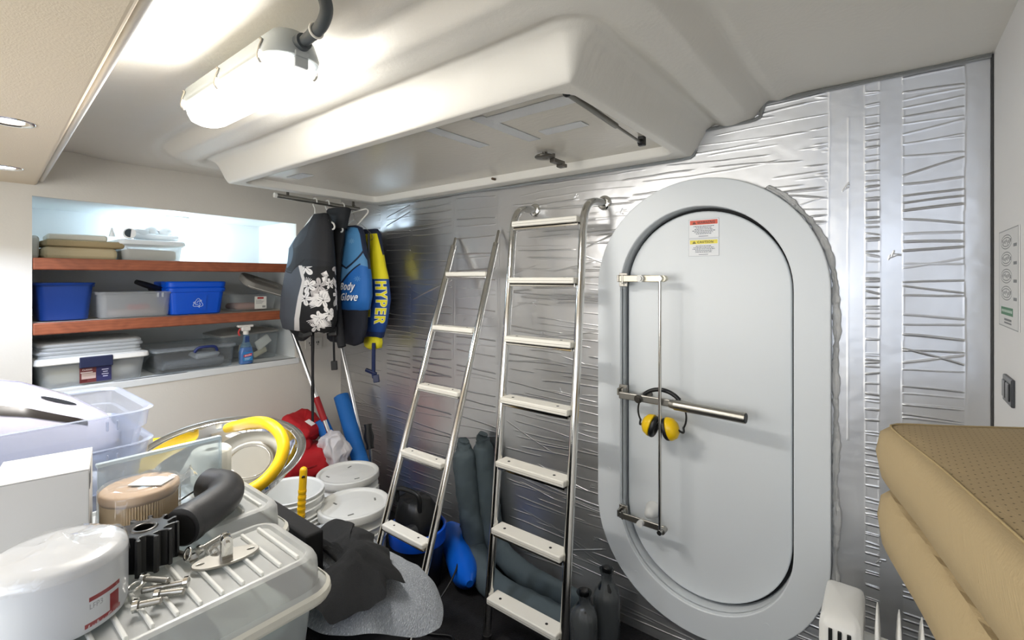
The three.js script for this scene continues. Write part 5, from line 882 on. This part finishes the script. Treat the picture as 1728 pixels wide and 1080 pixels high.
// pleated paper filter
{
  const t = thing('fuel_filter', 'round pleated paper fuel filter with a wrapped tag on top', 'filter', [1.914, LID + 0.001, 1.561]);
  const n = 90, pl = (y, k) => Array.from({ length: n * 2 }, (_, i) => { const a = i / (n * 2) * Math.PI * 2, r = (i % 2 ? 0.0495 : 0.0525) * k; return [r * Math.cos(a), y, r * Math.sin(a)]; });
  obj('pleats', skin([pl(0.0, 1), pl(0.056, 1)], true, true, 0.2), S(0xc4ad88, 0.85), t);
  obj('end_cap', lathe([[0.014, 0.07], [0.0145, 0.074], [0.05, 0.0735], [0.0545, 0.07], [0.0545, 0.062], [0.052, 0.056], [0.014, 0.056], [0.014, 0.07]], 60), S(0xb39a80, 0.65), t);
  obj('end_cap', lathe([[0, 0], [0.0545, 0], [0.0545, 0.008], [0.05, 0.01], [0, 0.01]], 60), S(0xb39a80, 0.65), t);
  obj('tag', rough(mv(rot(new THREE.BoxGeometry(0.055, 0.0008, 0.035, 20, 1, 14), 0, 0.7, 0), 0.008, 0.0765, -0.014), 0.002, 30, 5), M.paper, t);
  obj('film', rough(rough(lathe([[0, 0.078], [0.03, 0.0775], [0.052, 0.0765], [0.0565, 0.072], [0.0565, 0.03], [0.0575, 0.002]], 100), 0.004, 38, 3), 0.0012, 110, 7), M.film, t);
  obj('film_twist', rough(tube([[0.035, 0.076, -0.035], [0.046, 0.083, -0.052], [0.05, 0.09, -0.062]], (u) => 0.012 - 0.007 * Math.sin(u * 3), 16, 12), 0.003, 70, 2), M.film, t);
}
// rubber impeller
{
  const t = thing('pump_impeller', 'black rubber pump impeller with twelve vanes standing before the paper filter', 'impeller', [2.045, LID + 0.001, 1.588]);
  const c = []; const N = 12; for (let k = 0; k < N; k++) for (const [da, r] of [[-0.17, 0.0285], [-0.09, 0.03], [-0.062, 0.037], [-0.085, 0.0405], [0, 0.0425], [0.085, 0.0405], [0.062, 0.037], [0.09, 0.03], [0.17, 0.0285]]) { const a = (k / N) * Math.PI * 2 + da + (r > 0.03 ? 0.1 : 0); c.push([Math.cos(a) * r, Math.sin(a) * r]); }
  const hole = []; for (let i = 0; i < 40; i++) { const a = -i / 40 * Math.PI * 2; hole.push([Math.cos(a) * 0.0155, Math.sin(a) * 0.0155]); }
  obj('vanes', mv(rot(extr(shape(c, [hole]), 0.05, 0.0012, 2), -Math.PI / 2), 0, 0.003, 0), S(0x1a1b1d, 0.38), t);
  obj('hub', lathe([[0.011, 0.006], [0.017, 0.006], [0.017, 0.054], [0.0155, 0.0558], [0.0125, 0.0558], [0.011, 0.054], [0.011, 0.006]], 40), S(0x5e5c5a, 0.3, { metalness: 1 }), t);
}
// rubber elbow, wire
{
  const t = thing('hose_elbow', 'black rubber exhaust hose elbow lying on the bin lid', 'hose elbow', [0, 0, 0]);
  obj('elbow', tube([[2.034, 1.011, 1.538], [2.018, 1.011, 1.515], [2.0, 1.011, 1.487], [1.972, 1.011, 1.455], [1.932, 1.011, 1.438], [1.893, 1.011, 1.452]], (u) => (u > 0.06 && u < 0.11 ? 0.031 : 0.0295), 80, 32), M.rubber, t);
  obj('opening', rot(rot(lathe([[0, 0.0], [0.022, 0.0], [0.024, 0.0008]], 30), Math.PI / 2), 0, 0.6).translate(2.0348, 1.008, 1.539), M.blackMatte, t);
  obj('seam', tube([[2.038, 0.99, 1.512], [2.022, 0.99, 1.488], [1.998, 0.992, 1.458], [1.96, 0.998, 1.434]], 0.0016, 30, 6), S(0x77787a, 0.4), t);
  const w = thing('black_wire', 'short black wire on the ribbed lid beside the rubber elbow', 'wire', [0, 0, 0]);
  obj('wire', tube([[1.862, LID + 0.004, 1.492], [1.856, LID + 0.014, 1.455], [1.87, LID + 0.02, 1.42], [1.885, LID + 0.02, 1.405]], 0.0016, 40, 6), M.black, w);
}
// bolts, nut, bracket
{
  const hexBolt = (label, x, z, y, turn, L, r, dip = 0) => {
    const t = thing('hex_bolt', label, 'bolt', [x, y + r * 1.75, z], turn, 'loose bolts on the bin lid');
    const th = [[0, 0]]; const n = Math.round(L / 0.0016); for (let i = 0; i < n; i++) { th.push([r * (i % 2 ? 0.86 : 1), i / n * L]); } th.push([0, L]);
    const g = rot(lathe(th, 16), 0, 0, -Math.PI / 2); obj('shank', rot(g, 0, 0, -dip), M.dullSteel, t);
    obj('head', rot(rot(new THREE.CylinderGeometry(r * 1.75, r * 1.75, r * 1.3, 6), 0, 0, Math.PI / 2).translate(-r * 0.6, 0, 0), 0, 0, -dip), M.steel, t);
    return t;
  };
  hexBolt('steel bolt pointing at the oil filter, furthest out on the ribbed lid', 2.150, 1.570, LID, Math.PI * 1.30, 0.05, 0.0042, 0.05);
  hexBolt('short steel bolt lying parallel in front of the longest one', 2.152, 1.598, LID, 0.9, 0.03, 0.0042);
  hexBolt('steel stud nearest the filter rim on the ribbed lid', 2.158, 1.622, LID, 1.05, 0.026, 0.0046);
  hexBolt('steel bolt resting across the others beside the filter', 2.112, 1.603, LID + 0.007, 0.55, 0.036, 0.004);
  hexBolt('steel bolt with washers leaning at the foot of the impeller', 2.092, 1.542, LID, Math.PI + 0.2, 0.04, 0.004, 0.06);
  hexBolt('long steel bolt lying between impeller and elbow', 2.075, 1.525, LID, Math.PI * 0.62, 0.045, 0.0038);
  const ring = (name, label, x, z, y, R, r, rx) => { const t = thing(name, label, 'washer', [x, y, z], 0, 'washers among the bolts'); obj('ring', rot(new THREE.TorusGeometry(R, r, 10, 28), Math.PI / 2 + rx), M.steel, t); };
  ring('washer', 'steel washer lying on the bolts beside the filter', 2.118, 1.616, LID + 0.0125, 0.008, 0.0018, 0.3);
  ring('washer', 'steel washer standing on the bolt at the impeller foot', 2.086, 1.546, LID + 0.012, 0.0085, 0.0018, 1.2);
  const nut = thing('hex_nut', 'single steel nut on its side between bolt and bracket', 'nut', [2.098, LID + 0.0075, 1.512], 0.7);
  const hx = []; for (let i = 0; i < 6; i++) hx.push([0.0085 * Math.cos(i * Math.PI / 3), 0.0085 * Math.sin(i * Math.PI / 3)]); const hh = []; for (let i = 0; i < 20; i++) hh.push([0.0045 * Math.cos(-i * 0.314), 0.0045 * Math.sin(-i * 0.314)]);
  obj('nut', mv(extr(shape(hx, [hh]), 0.008, 0.0006), 0, 0, -0.004), M.steel, nut);
  const t = thing('steel_bracket', 'oval stainless deck plate with an upright fork on the ribbed lid', 'bracket', [2.122, LID + 0.0005, 1.507], 1.35);
  const ov = [], sl = (cx) => { const p = []; for (let i = 0; i < 16; i++) { const a = -i / 16 * 6.283; p.push([cx + 0.0055 * Math.cos(a), 0.0028 * Math.sin(a)]); } return p; };
  for (let i = 0; i < 60; i++) { const a = i / 60 * 6.283; ov.push([0.044 * Math.cos(a), 0.021 * Math.sin(a)]); }
  obj('plate', mv(rot(extr(shape(ov, [sl(-0.033), sl(0.033)]), 0.0025, 0.0006), -Math.PI / 2), 0, 0.0006, 0), M.dullSteel, t);
  const ear = [[-0.0075, 0], [0.0075, 0], [0.0075, 0.026]]; for (let i = 1; i < 10; i++) { const a = i / 10 * Math.PI; ear.push([0.0075 * Math.cos(a), 0.026 + 0.0075 * Math.sin(a)]); } ear.push([-0.0075, 0.026]);
  for (const z of [-0.009, 0.005]) obj('fork_cheek', mv(extr(shape(ear), 0.004, 0.0006), 0, 0.003, z), M.steel, t);
  obj('pin', rod([0, 0.026, -0.014], [0, 0.026, 0.014], 0.004, 16), M.steel, t);
}
// grey felt blanket with black clothes on the bench corner
{
  const feltTex = dataTex(256, 256, (x, y) => { const n = 0.5 + 0.5 * (rnd() - 0.5) + 0.5 * tileNoise(x, y, 256, 16), f = rnd() < 0.02 ? 0.25 : 0; return [0.46 + 0.15 * n + f, 0.48 + 0.15 * n + f, 0.505 + 0.15 * n + f]; }, true); feltTex.repeat.set(5, 5);
  const t = thing('felt_blanket', 'grey felt blanket folded over the corner of the black bench', 'blanket', [0, 0, 0]);
  const drop = (x, z) => -0.03 * sm(2.2, 2.29, x) - 0.02 * sm(1.2, 1.14, z);
  obj('felt', pad([[1.83, 1.25], [1.87, 1.175], [1.93, 1.145], [2.0, 1.15], [2.06, 1.175], [2.13, 1.16], [2.2, 1.17], [2.26, 1.195], [2.288, 1.23], [2.275, 1.27], [2.245, 1.31], [2.215, 1.36], [2.175, 1.388], [2.08, 1.386], [2.07, 1.30], [1.95, 1.283], [1.84, 1.278]], BT + 0.001, 0.042, { inset: 0.022, amp: 0.006, sc: 9, n: 130, crown: 0.006, tilt: drop }), S(0xffffff, 0.98, { map: feltTex, ...bump(fleeceTex, 0.0016, 7) }), t);
  const k = S(0x0c0e11, 0.95, bump(fleeceTex, 0.0007, 12));
  const c = thing('black_fleece', 'crumpled black fleece garment heaped on the grey felt blanket', 'garment', [0, 0, 0]);
  const ridge = (x, z) => 0.01 * Math.abs(N3(x * 16, z * 7, 2)) + 0.018 * sm(0.05, 0, Math.abs(z - 1.235 - (x - 2.0) * 0.2)) - 0.012 * sm(2.14, 2.22, x);
  obj('cloth', pad([[1.93, 1.27], [1.955, 1.225], [1.985, 1.2], [2.01, 1.215], [2.05, 1.195], [2.085, 1.22], [2.12, 1.21], [2.16, 1.235], [2.215, 1.245], [2.2, 1.275], [2.228, 1.297], [2.212, 1.33], [2.195, 1.384], [2.09, 1.384], [2.08, 1.30], [1.96, 1.28]], BT + 0.046, 0.022, { inset: 0.012, amp: 0.008, sc: 17, n: 180, crown: 0.008, s: 6, tilt: ridge }), k, c);
}
renderer.render(scene, camera);
